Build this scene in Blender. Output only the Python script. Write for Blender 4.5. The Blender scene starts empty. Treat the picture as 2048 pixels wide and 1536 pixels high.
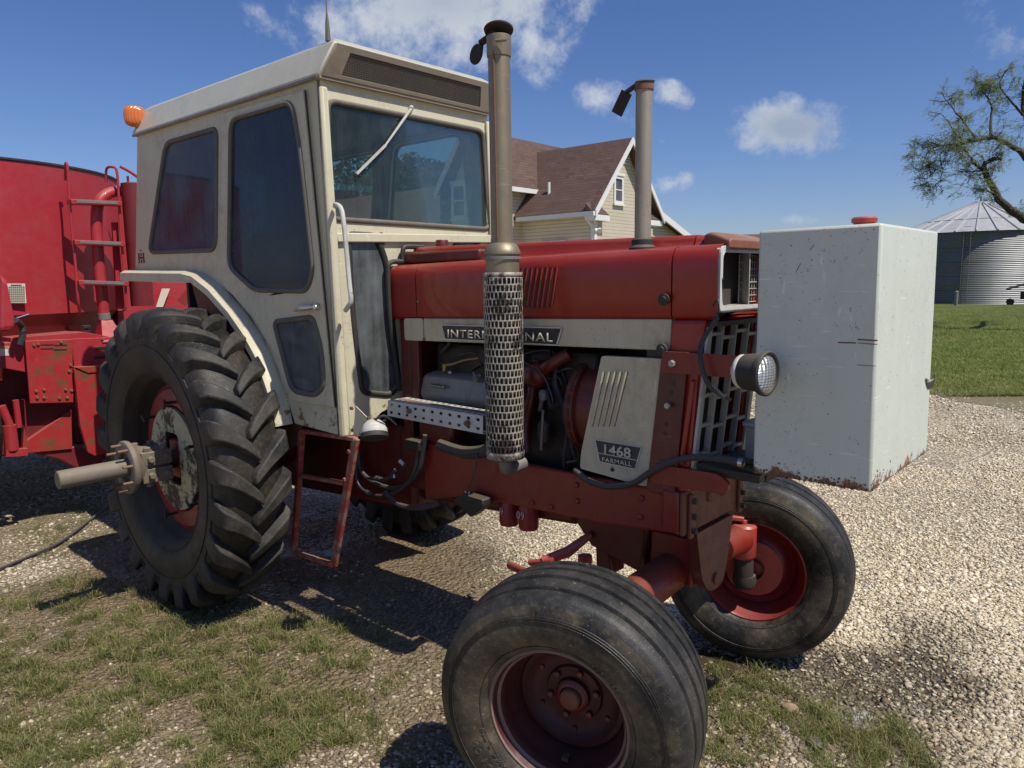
import bpy, bmesh, math, random
import numpy as np
from mathutils import Vector, Matrix, noise
from mathutils.geometry import tessellate_polygon
random.seed(7); np.random.seed(7)
V=Vector
sc=bpy.context.scene
col=sc.collection
R_=math.radians
# ------------------------------------------------------------------ camera
CP=V((4.167,-2.574,1.809)); YAW,PITCH,ROLL,FPX=.739,.141,-.015,1465.0
FW=V((-math.sin(YAW)*math.cos(PITCH),math.cos(YAW)*math.cos(PITCH),-math.sin(PITCH)))
RT0=V((math.cos(YAW),math.sin(YAW),0)); UP0=RT0.cross(FW)
RT=RT0*math.cos(ROLL)+UP0*math.sin(ROLL); UP=UP0*math.cos(ROLL)-RT0*math.sin(ROLL)
cd=bpy.data.cameras.new('camera'); cam=bpy.data.objects.new('camera',cd); col.objects.link(cam)
cd.sensor_width=36; cd.lens=FPX/2048*36; cd.clip_start=.05; cd.clip_end=5000
cam.matrix_world=Matrix(((RT.x,UP.x,-FW.x,CP.x),(RT.y,UP.y,-FW.y,CP.y),(RT.z,UP.z,-FW.z,CP.z),(0,0,0,1)))
sc.camera=cam
# survey helpers: a sight line of the photograph met with a real plane of the scene
def ray(u,v): return FW+RT*((u-1024)/FPX)-UP*((v-768)/FPX)
def PL(u,v,p,n):
    d=ray(u,v); n=V(n); return CP+d*((V(p)-CP).dot(n)/d.dot(n))
def Y(u,v,y): return PL(u,v,(0,y,0),(0,1,0))
def X(u,v,x): return PL(u,v,(x,0,0),(1,0,0))
def Z(u,v,z): return PL(u,v,(0,0,z),(0,0,1))
def D(u,v,d): return CP+ray(u,v)*d
# ------------------------------------------------------------------ mesh helper
class MB:
    def __init__(s): s.v=[]; s.f=[]
    def add(s,vs,fs):
        o=len(s.v); s.v+= [tuple(p) for p in vs]; s.f+=[tuple(i+o for i in f) for f in fs]; return s
    def hexa(s,p): return s.add(p,[(0,3,2,1),(4,5,6,7),(0,1,5,4),(1,2,6,5),(2,3,7,6),(3,0,4,7)])
    def box(s,x0,x1,y0,y1,z0,z1):
        return s.hexa([(x0,y0,z0),(x1,y0,z0),(x1,y1,z0),(x0,y1,z0),(x0,y0,z1),(x1,y0,z1),(x1,y1,z1),(x0,y1,z1)])
    def bar(s,a,b,w,h,up=(0,0,1)):
        a=V(a);b=V(b);t=(b-a).normalized();r=t.cross(V(up))
        if r.length<1e-4: r=t.cross(V((1,0,0)))
        r.normalize(); q=r.cross(t); r=r*w/2; q=q*h/2
        return s.hexa([a-r-q,a+r-q,b+r-q,b-r-q,a-r+q,a+r+q,b+r+q,b-r+q])
    def tube(s,path,r,n=10,cap=True):
        P=[V(p) for p in path]; k=len(P); rr=r if isinstance(r,(list,tuple)) else [r]*k
        ref=None; rings=[]
        for i,p in enumerate(P):
            t=(P[min(i+1,k-1)]-P[max(i-1,0)]).normalized()
            if ref is None:
                ref=t.orthogonal().normalized()
            else:
                ref=(ref-t*ref.dot(t)); ref=ref.normalized() if ref.length>1e-6 else t.orthogonal().normalized()
            b=t.cross(ref); rings.append([p+(ref*math.cos(2*math.pi*j/n)+b*math.sin(2*math.pi*j/n))*rr[i] for j in range(n)])
        vs=[q for g in rings for q in g]; fs=[]
        for i in range(k-1):
            for j in range(n): fs.append((i*n+j,i*n+(j+1)%n,(i+1)*n+(j+1)%n,(i+1)*n+j))
        if cap: fs.append(tuple(range(n))[::-1]); fs.append(tuple((k-1)*n+j for j in range(n)))
        return s.add(vs,fs)
    def lathe(s,prof,c,ax,n=48,cap=True,a0=0):
        ax=V(ax).normalized(); c=V(c); e=ax.orthogonal().normalized()
        if abs(ax.z)<.9: e=(V((0,0,1))-ax*ax.z).normalized()
        g=ax.cross(e); vs=[];fs=[];k=len(prof)
        for (r,t) in prof:
            for j in range(n):
                a=2*math.pi*(j+a0)/n; vs.append(c+ax*t+(e*math.cos(a)+g*math.sin(a))*r)
        for i in range(k-1):
            for j in range(n): fs.append((i*n+j,i*n+(j+1)%n,(i+1)*n+(j+1)%n,(i+1)*n+j))
        if cap:
            if prof[0][0]>1e-4: fs.append(tuple(range(n))[::-1])
            if prof[-1][0]>1e-4: fs.append(tuple((k-1)*n+j for j in range(n)))
        return s.add(vs,fs)
    def bolt(s,c,ax,r=.012,h=.01): return s.lathe([(r,0),(r,h*.85),(r*.85,h)],c,ax,6)
    def plate(s,outer,holes,th):
        th=V(th); loops=[[V(p) for p in outer]]+[[V(p) for p in h] for h in holes]
        tris=tessellate_polygon(loops); flat=[p for l in loops for p in l]; N=len(flat)
        vs=flat+[p+th for p in flat]; fs=[t for t in tris]+[tuple(i+N for i in t[::-1]) for t in tris]
        o=0
        for l in loops:
            k=len(l)
            for i in range(k): fs.append((o+i,o+(i+1)%k,N+o+(i+1)%k,N+o+i))
            o+=k
        return s.add(vs,fs)
    def sheet(s,loop,holes=()):
        loops=[[V(p) for p in loop]]+[[V(p) for p in h] for h in holes]
        flat=[p for l in loops for p in l]
        return s.add(flat,[tuple(t) for t in tessellate_polygon(loops)])
    def loft(s,secs,closed=True,cap=True):
        n=len(secs[0]); vs=[p for q in secs for p in q]; fs=[]
        m=n if closed else n-1
        for i in range(len(secs)-1):
            for j in range(m): fs.append((i*n+j,i*n+(j+1)%n,(i+1)*n+(j+1)%n,(i+1)*n+j))
        if cap and closed:
            fs.append(tuple(range(n))[::-1]); fs.append(tuple((len(secs)-1)*n+j for j in range(n)))
        return s.add(vs,fs)
    def perf(s,fn,u0,u1,v0,v1,nu,nv,hw,hh,stagger=True,shape=8,skip=None):
        """sheet fn(u,v) pierced by nu x nv real openings"""
        du=(u1-u0)/nu; dv=(v1-v0)/nv
        for j in range(nv):
            off=.5*du if (stagger and j%2) else 0
            for i in range(nu):
                a=u0+i*du+off; b=a+du; c=v0+j*dv; d=c+dv; m=((a+b)/2,(c+d)/2)
                if b>u1+1e-6: b=u1+ (du*.5 if not stagger else 0)+1e-9
                if skip and skip(i,j): s.add([fn(a,c),fn(b,c),fn(b,d),fn(a,d)],[(0,1,2,3)]); continue
                if b-a<du*.9:
                    s.add([fn(a,c),fn(b,c),fn(b,d),fn(a,d)],[(0,1,2,3)]); continue
                w=du*hw/2; h=dv*hh/2; k=.45*min(w,h) if shape==8 else .3*min(w,h)
                kk=min(w,h*1.0)*.5
                out=[(a,c),(m[0],c),(b,c),(b,m[1]),(b,d),(m[0],d),(a,d),(a,m[1])]
                inn=[(m[0]-w,m[1]-h+kk),(m[0]-w+kk,m[1]-h),(m[0]+w-kk,m[1]-h),(m[0]+w,m[1]-h+kk),(m[0]+w,m[1]+h-kk),(m[0]+w-kk,m[1]+h),(m[0]-w+kk,m[1]+h),(m[0]-w,m[1]+h-kk)]
                vs=[fn(*q) for q in out]+[fn(*q) for q in inn]
                # out idx:0 BL,1 B,2 BR,3 R,4 TR,5 T,6 TL,7 L ; inn 0 Lb,1 Bl,2 Br,3 Rb,4 Rt,5 Tr,6 Tl,7 Lt
                s.add(vs,[(0,9,8),(0,1,10,9),(1,2,10),(2,11,10),(2,3,12,11),(3,4,12),(4,13,12),(4,5,14,13),(5,6,14),(6,15,14),(6,7,8,15),(7,0,8)])
            if off: s.add([fn(u0,v0+j*dv),fn(u0+off,v0+j*dv),fn(u0+off,v0+j*dv+dv),fn(u0,v0+j*dv+dv)],[(0,1,2,3)])
        return s
    def build(s,name,mat,parent=None,smooth=35,bevel=0,recalc=True,solid=0,merge=0,subsurf=0):
        me=bpy.data.meshes.new(name); me.from_pydata(s.v,[],s.f)
        if recalc or merge:
            bm=bmesh.new(); bm.from_mesh(me)
            if merge: bmesh.ops.remove_doubles(bm,verts=bm.verts,dist=merge)
            if recalc: bmesh.ops.recalc_face_normals(bm,faces=bm.faces)
            bm.to_mesh(me); bm.free()
        if smooth:
            me.shade_smooth()
            try: me.set_sharp_from_angle(angle=R_(smooth))
            except Exception: pass
        o=bpy.data.objects.new(name,me); col.objects.link(o)
        if mat is not None: me.materials.append(mat)
        if solid:
            m=o.modifiers.new('solid','SOLIDIFY'); m.thickness=solid; m.offset=0
        if bevel:
            m=o.modifiers.new('bevel','BEVEL'); m.width=bevel; m.segments=2; m.limit_method='ANGLE'; m.angle_limit=R_(40)
        if subsurf:
            m=o.modifiers.new('sub','SUBSURF'); m.levels=subsurf; m.render_levels=subsurf
        if parent is not None: attach(o,parent)
        return o
def world_off(p):
    return p.get('_off',None)
OFF={}
def attach(o,p):
    o.parent=p; o.matrix_parent_inverse=Matrix.Translation(-V(OFF.get(p.name,(0,0,0))))
def thing(name,loc,label,cat,group=None):
    o=bpy.data.objects.new(name,None); col.objects.link(o); o.location=loc; o.empty_display_size=.2
    OFF[o.name]=tuple(loc); tag(o,label,cat,group); return o
def tag(o,label=None,cat=None,group=None,kind=None):
    if label: o['label']=label
    if cat: o['category']=cat
    if group: o['group']=group
    if kind: o['kind']=kind
    return o
def struct(o): o['kind']='structure'; return o
def rpoly(pts,r,seg=5):
    """round the corners of a 3D polygon; r may be list"""
    P=[V(p) for p in pts]; n=len(P); out=[]
    rr=r if isinstance(r,(list,tuple)) else [r]*n
    for i in range(n):
        a,b,c=P[i-1],P[i],P[(i+1)%n]; u=(a-b); w=(c-b)
        k=min(rr[i],u.length*.45,w.length*.45); p0=b+u.normalized()*k; p1=b+w.normalized()*k
        for j in range(seg+1):
            t=j/seg; out.append(p0*(1-t)**2+b*2*t*(1-t)+p1*t*t)
    return out
def offset_loop(loop,d):
    c=sum(loop,V())/len(loop); return [p+(p-c).normalized()*d for p in loop]
def smooth_path(pts,sub=6,closed=False):
    P=[V(p) for p in pts]; out=[]; n=len(P)
    for i in range(n-1):
        p0=P[max(i-1,0)];p1=P[i];p2=P[i+1];p3=P[min(i+2,n-1)]
        for j in range(sub):
            t=j/sub
            out.append(.5*((2*p1)+(p2-p0)*t+(2*p0-5*p1+4*p2-p3)*t*t+(3*p1-p0-3*p2+p3)*t**3))
    out.append(P[-1]); return out
def text(name,body,org,right,up,width,height,mat,parent,ext=.001,spacing=1.0,bold=0.0):
    """raised lettering fitted in a width x height box; org = lower left corner"""
    cu=bpy.data.curves.new(name,'FONT'); cu.body=body; cu.size=1; cu.extrude=0; cu.offset=bold; cu.space_character=spacing; cu.resolution_u=3
    t=bpy.data.objects.new(name,cu); col.objects.link(t)
    dg=bpy.context.evaluated_depsgraph_get(); me=bpy.data.meshes.new_from_object(t.evaluated_get(dg)); bpy.data.objects.remove(t)
    xs=[v.co.x for v in me.vertices]; ys=[v.co.y for v in me.vertices]
    x0,x1,y0,y1=min(xs),max(xs),min(ys),max(ys); right=V(right).normalized(); up=V(up).normalized(); nn=right.cross(up)
    for v in me.vertices:
        v.co=V(org)+right*((v.co.x-x0)/(x1-x0)*width)+up*((v.co.y-y0)/(y1-y0)*height)+nn*ext
    o=bpy.data.objects.new(name,me); col.objects.link(o); me.materials.clear(); me.materials.append(mat)
    m=o.modifiers.new('solid','SOLIDIFY'); m.thickness=ext; m.offset=1
    if parent is not None: attach(o,parent)
    return o
SEP={'corner_post','pivot_bracket','tank_bracket','gutter','bolster_bolt','rail_bolt','mount_bolt','strap_hole','clamp_bolt','wheel_stud','rim_clamp','wheel_bolt','cover_bolt','guard_bolt','panel_screw','hood_screw','ladder_bolt','louver','louver_slot','hose_ferrule','arch_wall','bolster_lug','pressed_rib','rib_crease','vent_slot','inner_pillar','scratch','injector_line','engine_hose','hydraulic_hose','flood_light','shroud_slot','wall','roof','rake_board','eave_return'}
def separate(o):
    me=o.data; n=len(me.vertices); par=list(range(n))
    def f(a):
        while par[a]!=a: par[a]=par[par[a]]; a=par[a]
        return a
    for e in me.edges:
        a,b=f(e.vertices[0]),f(e.vertices[1])
        if a!=b: par[a]=b
    groups={}
    for p in me.polygons: groups.setdefault(f(p.vertices[0]),[]).append(p.index)
    if len(groups)<2 or len(groups)>100: return
    first=True
    for root,fl in groups.items():
        idx={}; vs=[]; fs=[]; sm=[]
        for i in fl:
            q=[]
            for v in me.polygons[i].vertices:
                if v not in idx: idx[v]=len(vs); vs.append(me.vertices[v].co[:])
                q.append(idx[v])
            fs.append(q); sm.append(me.polygons[i].use_smooth)
        m2=bpy.data.meshes.new(o.name.split('.')[0]); m2.from_pydata(vs,[],fs); m2.materials.append(me.materials[0])
        m2.polygons.foreach_set('use_smooth',sm)
        try: m2.set_sharp_from_angle(angle=R_(35))
        except Exception: pass
        if first: o2=o; first=False; o.data=m2
        else:
            o2=o.copy(); o2.data=m2; col.objects.link(o2)
# ------------------------------------------------------------------ materials
class NT:
    def __init__(s,name):
        s.m=bpy.data.materials.new(name); s.m.use_nodes=True; s.t=s.m.node_tree; s.t.nodes.clear()
        s.out=s.n('ShaderNodeOutputMaterial'); s.tc=s.n('ShaderNodeTexCoord')
    def n(s,typ,**k):
        q=s.t.nodes.new(typ)
        for a,b in k.items(): setattr(q,a,b)
        return q
    def l(s,a,b): s.t.links.new(a,b)
    def set(s,sock,val):
        if hasattr(val,'is_linked') or isinstance(val,bpy.types.NodeSocket): s.l(val,sock)
        else: sock.default_value=val
    def mapping(s,scale=(1,1,1),coord='Object'):
        m=s.n('ShaderNodeMapping'); s.l(s.tc.outputs[coord],m.inputs[0]); m.inputs['Scale'].default_value=scale; return m.outputs[0]
    def noise(s,scale,detail=5,rough=.6,vec=None,dist=0):
        q=s.n('ShaderNodeTexNoise'); q.inputs['Scale'].default_value=scale; q.inputs['Detail'].default_value=detail; q.inputs['Roughness'].default_value=rough; q.inputs['Distortion'].default_value=dist
        s.l(vec if vec is not None else s.tc.outputs['Object'],q.inputs['Vector']); return q.outputs['Fac']
    def ramp(s,f,a,b,c0=(0,0,0,1),c1=(1,1,1,1)):
        q=s.n('ShaderNodeValToRGB'); s.l(f,q.inputs[0]); e=q.color_ramp.elements; e[0].position=a; e[1].position=b; e[0].color=c0; e[1].color=c1; return q.outputs[0]
    def rng(s,f,a,b,c=0,d=1):
        q=s.n('ShaderNodeMapRange'); s.l(f,q.inputs[0]); q.inputs[1].default_value=a;q.inputs[2].default_value=b;q.inputs[3].default_value=c;q.inputs[4].default_value=d; return q.outputs[0]
    def math(s,op,a,b=0,clamp=False):
        q=s.n('ShaderNodeMath',operation=op,use_clamp=clamp); s.set(q.inputs[0],a); s.set(q.inputs[1],b); return q.outputs[0]
    def mix(s,f,a,b,blend='MIX'):
        q=s.n('ShaderNodeMix',data_type='RGBA',blend_type=blend); s.set(q.inputs[0],f); s.set(q.inputs[6],a); s.set(q.inputs[7],b); return q.outputs[2]
    def sep(s,vec):
        q=s.n('ShaderNodeSeparateXYZ'); s.l(vec,q.inputs[0]); return q.outputs
    def bump(s,h,st=.3,dist=.01,nrm=None):
        q=s.n('ShaderNodeBump'); s.l(h,q.inputs['Height']); q.inputs['Strength'].default_value=st; q.inputs['Distance'].default_value=dist
        if nrm is not None: s.l(nrm,q.inputs['Normal'])
        return q.outputs[0]
    def bsdf(s,color,rough=.5,metal=0,normal=None,spec=.5,coat=0,**k):
        b=s.n('ShaderNodeBsdfPrincipled'); s.set(b.inputs['Base Color'],color); s.set(b.inputs['Roughness'],rough); s.set(b.inputs['Metallic'],metal)
        b.inputs['Specular IOR Level'].default_value=spec; b.inputs['Coat Weight'].default_value=coat
        for a,c in k.items(): s.set(b.inputs[a],c)
        if normal is not None: s.l(normal,b.inputs['Normal'])
        return b.outputs[0]
    def end(s,sh): s.l(sh,s.out.inputs[0]); return s.m
def C4(c): return (c[0],c[1],c[2],1)
def hexc(h):
    c=[int(h[i:i+2],16)/255 for i in (0,2,4)]; return tuple(((x/12.92) if x<=.04045 else ((x+.055)/1.055)**2.4) for x in c)
def paint(name,base,rough=.45,dirt=(.12,.09,.06),damt=.5,rust=.0,streak=.4,speck=.3,grime_low=None,fade=(1,1,1),metal=0,coat=.0,bump=.15,scale=1.0,rustcol=(.16,.06,.025),rust_low=None,up=1.0):
    """old paint: tonal fading, vertical run-off streaks, dirt clouds, chips and rust spots"""
    t=NT(name); n1=t.noise(3.1*scale,6,.6); n2=t.noise(17*scale,6,.7); 
    c=t.mix(t.rng(n1,.3,.72),C4(base),C4([base[i]*(.62+.38*fade[i]) for i in range(3)]))
    st=t.noise(1.0,5,.7,t.mapping((26*scale,26*scale,1.6*scale)))
    c=t.mix(t.math('MULTIPLY',t.rng(st,.48,.78),streak),c,C4(dirt))
    cl=t.math('MULTIPLY',t.rng(n1,.45,.7),t.rng(n2,.35,.7))
    c=t.mix(t.math('MULTIPLY',cl,damt),c,C4(dirt))
    if grime_low:
        z0,z1,amt=grime_low; zz=t.sep(t.tc.outputs['Object'])[2]
        g=t.math('ADD',t.rng(zz,z0,z1,1,0),t.math('MULTIPLY',t.math('SUBTRACT',n2,.5),1.2),True)
        c=t.mix(t.math('MULTIPLY',g,amt),c,C4(dirt))
    if speck:
        sp=t.noise(95*scale,3,.75); sp2=t.noise(5*scale,3,.5)
        c=t.mix(t.math('MULTIPLY',t.math('MULTIPLY',t.rng(sp,.63,.68),t.rng(sp2,.42,.6)),speck),c,C4([x*.35 for x in dirt]))
    if rust:
        r1=t.noise(7.5*scale,9,.78); c=t.mix(t.rng(r1,.72-rust*.22,.76-rust*.2),c,C4(rustcol))
    ge=t.n('ShaderNodeNewGeometry'); nz_=t.sep(ge.outputs['Normal'])[2]
    c=t.mix(t.math('MULTIPLY',t.rng(nz_,.25,.95),t.rng(n1,.25,.7,.10*up,.38*up)),c,(.36,.29,.20,1))
    sc1=t.noise(1.0,2,.5,t.mapping((9*scale,9*scale,120*scale))); sc2=t.noise(1.0,2,.5,t.mapping((70*scale,70*scale,11*scale)))
    c=t.mix(t.math('MULTIPLY',t.math('MAXIMUM',t.rng(sc1,.70,.73),t.rng(sc2,.71,.74)),.30),c,C4([min(1,x*1.6+.05) for x in base]))
    if rust_low:
        z0,z1,amt=rust_low; zz=t.sep(t.tc.outputs['Object'])[2]; rn=t.noise(16,8,.72)
        f=t.math('ADD',t.rng(zz,z0,z1,.30*amt,0),rn); f=t.rng(f,.66,.74)
        f=t.math('MULTIPLY',f,t.rng(zz,z1,z1-.02,0,1)); c=t.mix(f,c,t.mix(t.rng(n2,.4,.6),(.05,.028,.018,1),(.30,.13,.045,1)))
    rr=t.rng(n2,.3,.75,rough-.08,rough+.22)
    return t.end(t.bsdf(c,rr,metal,t.bump(t.math('ADD',n2,t.math('MULTIPLY',t.noise(160*scale,3,.6),.4)),bump,.004),.5,coat))
M={}
M['cream']=paint('cream_paint',(.57,.53,.37),.5,rust_low=(1.07,1.32,.5),dirt=(.20,.14,.08),damt=.45,rust=.30,streak=.13,speck=.9,fade=(1.1,1.1,1.15))
M['cream_dirty']=paint('cream_paint_dirty',(.54,.49,.345),.55,(.20,.13,.06),.55,.35,.22,.8)
M['roofpaint']=paint('cab_roof_paint',(.50,.49,.40),.36,(.24,.21,.15),.35,.04,.10,.3,coat=.15)
M['tan']=paint('tan_grimy_panel',(.27,.225,.165),.6,(.13,.095,.065),.8,.1,.2,.8)
M['red']=paint('farm_red_paint',(.26,.013,.007),.36,(.05,.022,.017),.28,.03,.10,.25,up=.45,fade=(1.5,2.2,2.2),coat=.25)
M['redsun']=paint('sunlit_faded_red_paint',(.38,.035,.028),.38,(.12,.05,.035),.5,.08,.3,.3,fade=(1.35,2.5,2.5),coat=.15)  # faded red, lightened further to paint sunlight onto exposed parts
M['redgrime']=paint('greasy_red_paint',(.11,.010,.008),.42,(.030,.018,.012),.9,.05,.3,.5,coat=.15,up=.35)
M['rail']=paint('frame_red_paint',(.21,.017,.008),.42,(.04,.02,.014),.5,.12,.25,.6,up=.4,coat=.12)
M['browngrime']=paint('oily_brown_casting',(.17,.055,.03),.55,(.06,.035,.022),.9,.1,.7,.4)
M['tankwhite']=paint('tank_white_paint',(.56,.595,.52),.5,(.38,.35,.26),.35,.12,.10,.9,rust_low=(1.165,1.225,.75),coat=.06)
M['offwhite']=paint('offwhite_guard_paint',(.52,.52,.47),.5,(.13,.10,.075),.35,.1,.15,.6)
M['grillegrey']=paint('grille_grey_paint',(.46,.46,.42),.5,(.12,.09,.06),.6,.02,.15,.4)
M['silver']=paint('silver_bezel',(.62,.62,.60),.4,(.2,.15,.1),.3,.0,.3,.3)
M['rimshade']=paint('rim_shaded_red',(.055,.006,.007),.55,(.04,.025,.018),.7,.05,.1,.4,up=.12)  # rim red darkened to paint in the shade inside the near wheel
M['mixred']=paint('mixer_red_paint',(.36,.018,.026),.45,(.20,.06,.055),.6,.0,.12,.7,fade=(1.15,2.6,2.4),coat=.12)
M['mixredrust']=paint('mixer_red_rusty',(.37,.016,.020),.5,(.12,.06,.025),.9,.95,.3,.95,rustcol=(.13,.065,.025))
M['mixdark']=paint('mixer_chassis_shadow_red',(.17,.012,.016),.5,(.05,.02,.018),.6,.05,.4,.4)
M['rimred']=paint('rim_red_paint',(.24,.012,.014),.42,up=.3,dirt=(.06,.03,.022),damt=.55,rust=.05,streak=.1,speck=.35,fade=(1.3,2.3,2.3),coat=.12)
M['rimdirty']=paint('rim_dusty_flange',(.17,.11,.09),.6,(.28,.23,.17),.8,.05,.2,.4)
M['disccream']=paint('wheel_disc_peeling',(.50,.46,.28),.6,(.20,.15,.08),.5,1.0,.1,.7,rustcol=(.055,.03,.02))
M['ladderred']=paint('ladder_worn_red',(.26,.022,.02),.5,(.30,.16,.10),.95,1.0,.5,.6,rustcol=(.27,.15,.10))
M['wallgrime']=paint('cast_grey',(.20,.20,.19),.45,(.07,.05,.035),.5,.0,.3,.4,metal=.2)
M['valve']=paint('valve_cover_grey',(.235,.23,.215),.45,(.10,.06,.035),.6,.08,.4,.4,metal=.2)
M['hubiron']=paint('hub_weathered_iron',(.165,.14,.105),.62,(.09,.06,.04),1.0,.5,.15,.6,bump=.5,rustcol=(.15,.07,.04))
M['tanred']=paint('sun_bleached_nose_cap',(.22,.075,.04),.6,(.30,.22,.14),1.0,.1,.2,.6)
M['exh']=paint('exhaust_pipe_metal',(.27,.225,.15),.45,(.16,.105,.065),.6,.16,.35,.6,metal=.55,rustcol=(.16,.08,.045))
M['intake']=paint('intake_pipe_grey',(.34,.30,.24),.45,(.22,.14,.08),.5,.06,.3,.5,metal=.4)
M['black']=paint('black_rubber_trim',(.022,.021,.020),.6,(.07,.06,.05),.5,.0,.3,.2)
M['seal']=paint('window_rubber_seal',(.10,.09,.075),.6,(.22,.18,.13),.6,.0,.4,.4)
M['hose']=paint('hose_rubber',(.03,.03,.032),.45,(.08,.07,.06),.35,.0,.2,.3)
M['chrome']=paint('dull_chrome',(.62,.62,.60),.25,(.2,.16,.12),.3,.1,.2,.3,metal=.9,bump=.05)
M['bolt']=paint('zinc_bolt',(.45,.44,.41),.45,(.18,.12,.08),.6,.2,.2,.4,metal=.6)
M['dark']=paint('engine_dark',(.018,.014,.012),.5,(.04,.025,.018),.7,.0,.4,.3)
M['rusty']=paint('rusty_steel',(.19,.09,.055),.75,(.09,.05,.035),.7,.3,.5,.5)
M['soot']=paint('sooty_cap',(.03,.022,.018),.8,(.09,.045,.03),.6,.0,.3,.2)
M['brass']=paint('brass_fitting',(.35,.25,.10),.4,(.12,.08,.04),.6,.0,.2,.3,metal=.7)
M['greyplastic']=paint('dark_interior',(.035,.035,.037),.6,(.07,.06,.05),.4,.0,.2,.2)
M['decalblack']=paint('nameplate_black',(.030,.029,.028),.5,(.16,.13,.10),.3,.0,.25,.8)
M['decalwhite']=paint('nameplate_letter',(.60,.58,.47),.55,(.3,.25,.17),.35,.0,.2,.3)
M['decalred']=paint('logo_maroon',(.12,.02,.025),.5,(.1,.08,.07),.2,0,.2,.2)
M['paper']=paint('decal_paper',(.62,.58,.47),.6,(.35,.22,.15),.4,0,.3,.4)
M['ink']=paint('decal_ink',(.09,.08,.075),.6,(.1,.08,.07),.2,0,.1,.1)
M['orangeink']=paint('decal_orange',(.55,.16,.05),.6,(.3,.22,.15),.3,0,.2,.2)
def rubber(name,base,dust,amt,side):
    t=NT(name); n1=t.noise(4.5,7,.65); n2=t.noise(34,6,.7); n3=t.noise(150,3,.6)
    c=t.mix(t.math('MULTIPLY',t.rng(n1,.42,.66),amt),C4(base),C4(dust))
    c=t.mix(t.math('MULTIPLY',t.math('MULTIPLY',t.rng(n2,.5,.68),t.rng(n1,.3,.6)),amt*.8),c,C4([x*1.4 for x in dust]))
    sc_=t.noise(1.0,2,.5,t.mapping((60,60,260))); c=t.mix(t.math('MULTIPLY',t.rng(sc_,.70,.74),.5),c,C4((.34,.30,.24)))
    return t.end(t.bsdf(c,t.rng(n2,.3,.7,side-.1,side+.15),0,t.bump(t.math('ADD',t.math('MULTIPLY',n2,.7),n3),.35,.004),.4))
M['tyre']=rubber('tyre_rubber_dusty',(.009,.0088,.0085),(.075,.058,.040),.5,.5)
M['letter']=rubber('raised_letter_rubber',(.055,.052,.048),(.14,.12,.09),.5,.6)
M['tyredust']=rubber('sidewall_rubber_dusty',(.010,.0095,.009),(.125,.098,.064),.75,.55)
M['tread']=rubber('tread_rubber_worn',(.020,.019,.018),(.085,.072,.058),.6,.62)
M['treadgroove']=rubber('ribbed_tread_rubber',(.013,.0128,.0125),(.080,.073,.064),.55,.52)
def glass(name,tint,dust,damt,refl=.5,op=0.):
    """dusty tinted safety glass: see-through tint, mirror reflection, dust film, streaks and painted-in haze"""
    t=NT(name); tr=t.n('ShaderNodeBsdfTransparent'); tr.inputs[0].default_value=C4(tint)
    gl=t.n('ShaderNodeBsdfGlossy'); gl.inputs['Roughness'].default_value=.03; gl.inputs[0].default_value=(.9,.93,1,1)
    fr=t.n('ShaderNodeFresnel'); fr.inputs[0].default_value=1.5
    m1=t.n('ShaderNodeMixShader'); t.l(t.math('MULTIPLY',fr.outputs[0],refl*2.0,True),m1.inputs[0]); t.l(tr.outputs[0],m1.inputs[1]); t.l(gl.outputs[0],m1.inputs[2])
    n=t.noise(6,6,.65); n2=t.noise(60,4,.8); st=t.noise(1,4,.7,t.mapping((40,40,2.2)))
    f=t.math('MULTIPLY',t.rng(t.math('ADD',t.math('MULTIPLY',n,.6),t.math('MULTIPLY',st,.4)),.35,.72),damt)
    f=t.math('ADD',f,t.math('MULTIPLY',t.rng(n2,.7,.76),.25),True)
    nb=t.noise(2.1,3,.6); f=t.math('ADD',f,t.math('MULTIPLY',t.rng(nb,.40,.66),op*1.5)); f=t.math('ADD',f,op*.7,True)
    df=t.bsdf(C4(dust),.7,0,None,.2)
    m2=t.n('ShaderNodeMixShader'); t.l(f,m2.inputs[0]); t.l(m1.outputs[0],m2.inputs[1]); t.l(df,m2.inputs[2])
    return t.end(m2.outputs[0])
M['glass_ws']=glass('windshield_glass',(.77,.87,.83),(.26,.31,.29),.09,.14,.008)
M['glass_side']=glass('side_window_glass',(.24,.29,.34),(.06,.085,.11),.5,.32,.18)  # blue film colour stands in for part of the sky reflection
M['glass_rear']=glass('rear_side_window_glass',(.12,.145,.18),(.095,.12,.155),.6,.35,.34)  # bluish film paints in the sky haze reflected by this pane
M['glass_low']=glass('low_window_glass',(.28,.32,.34),(.20,.22,.225),.5,.40,.15)
M['glass_house']=glass('house_window_glass',(.03,.035,.04),(.10,.11,.12),.4,.9,.55)
def lens(name,colr,rough=.15,em=0):
    t=NT(name); w=t.n('ShaderNodeTexWave'); w.inputs['Scale'].default_value=38; t.l(t.tc.outputs['Object'],w.inputs[0])
    return t.end(t.bsdf(C4(colr),rough,.0,t.bump(w.outputs['Fac'],.5,.003),.6,.6))
M['amber']=lens('amber_lens',(.62,.15,.02))
def headlens():
    t=NT('headlamp_lens'); b=t.n('ShaderNodeTexBrick'); t.l(t.mapping((1,1,1)),b.inputs[0])
    z=t.sep(t.tc.outputs['Object']); w=t.math('SINE',t.math('MULTIPLY',z[2],700)); w2=t.math('SINE',t.math('MULTIPLY',z[1],420))
    h=t.math('ADD',w,w2)
    c=t.mix(t.rng(t.noise(30,4,.6),.3,.7),(.55,.57,.58,1),(.85,.85,.82,1))
    return t.end(t.bsdf(c,.12,.75,t.bump(h,.6,.002),.6,.9))
M['headlens']=headlens()
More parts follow.
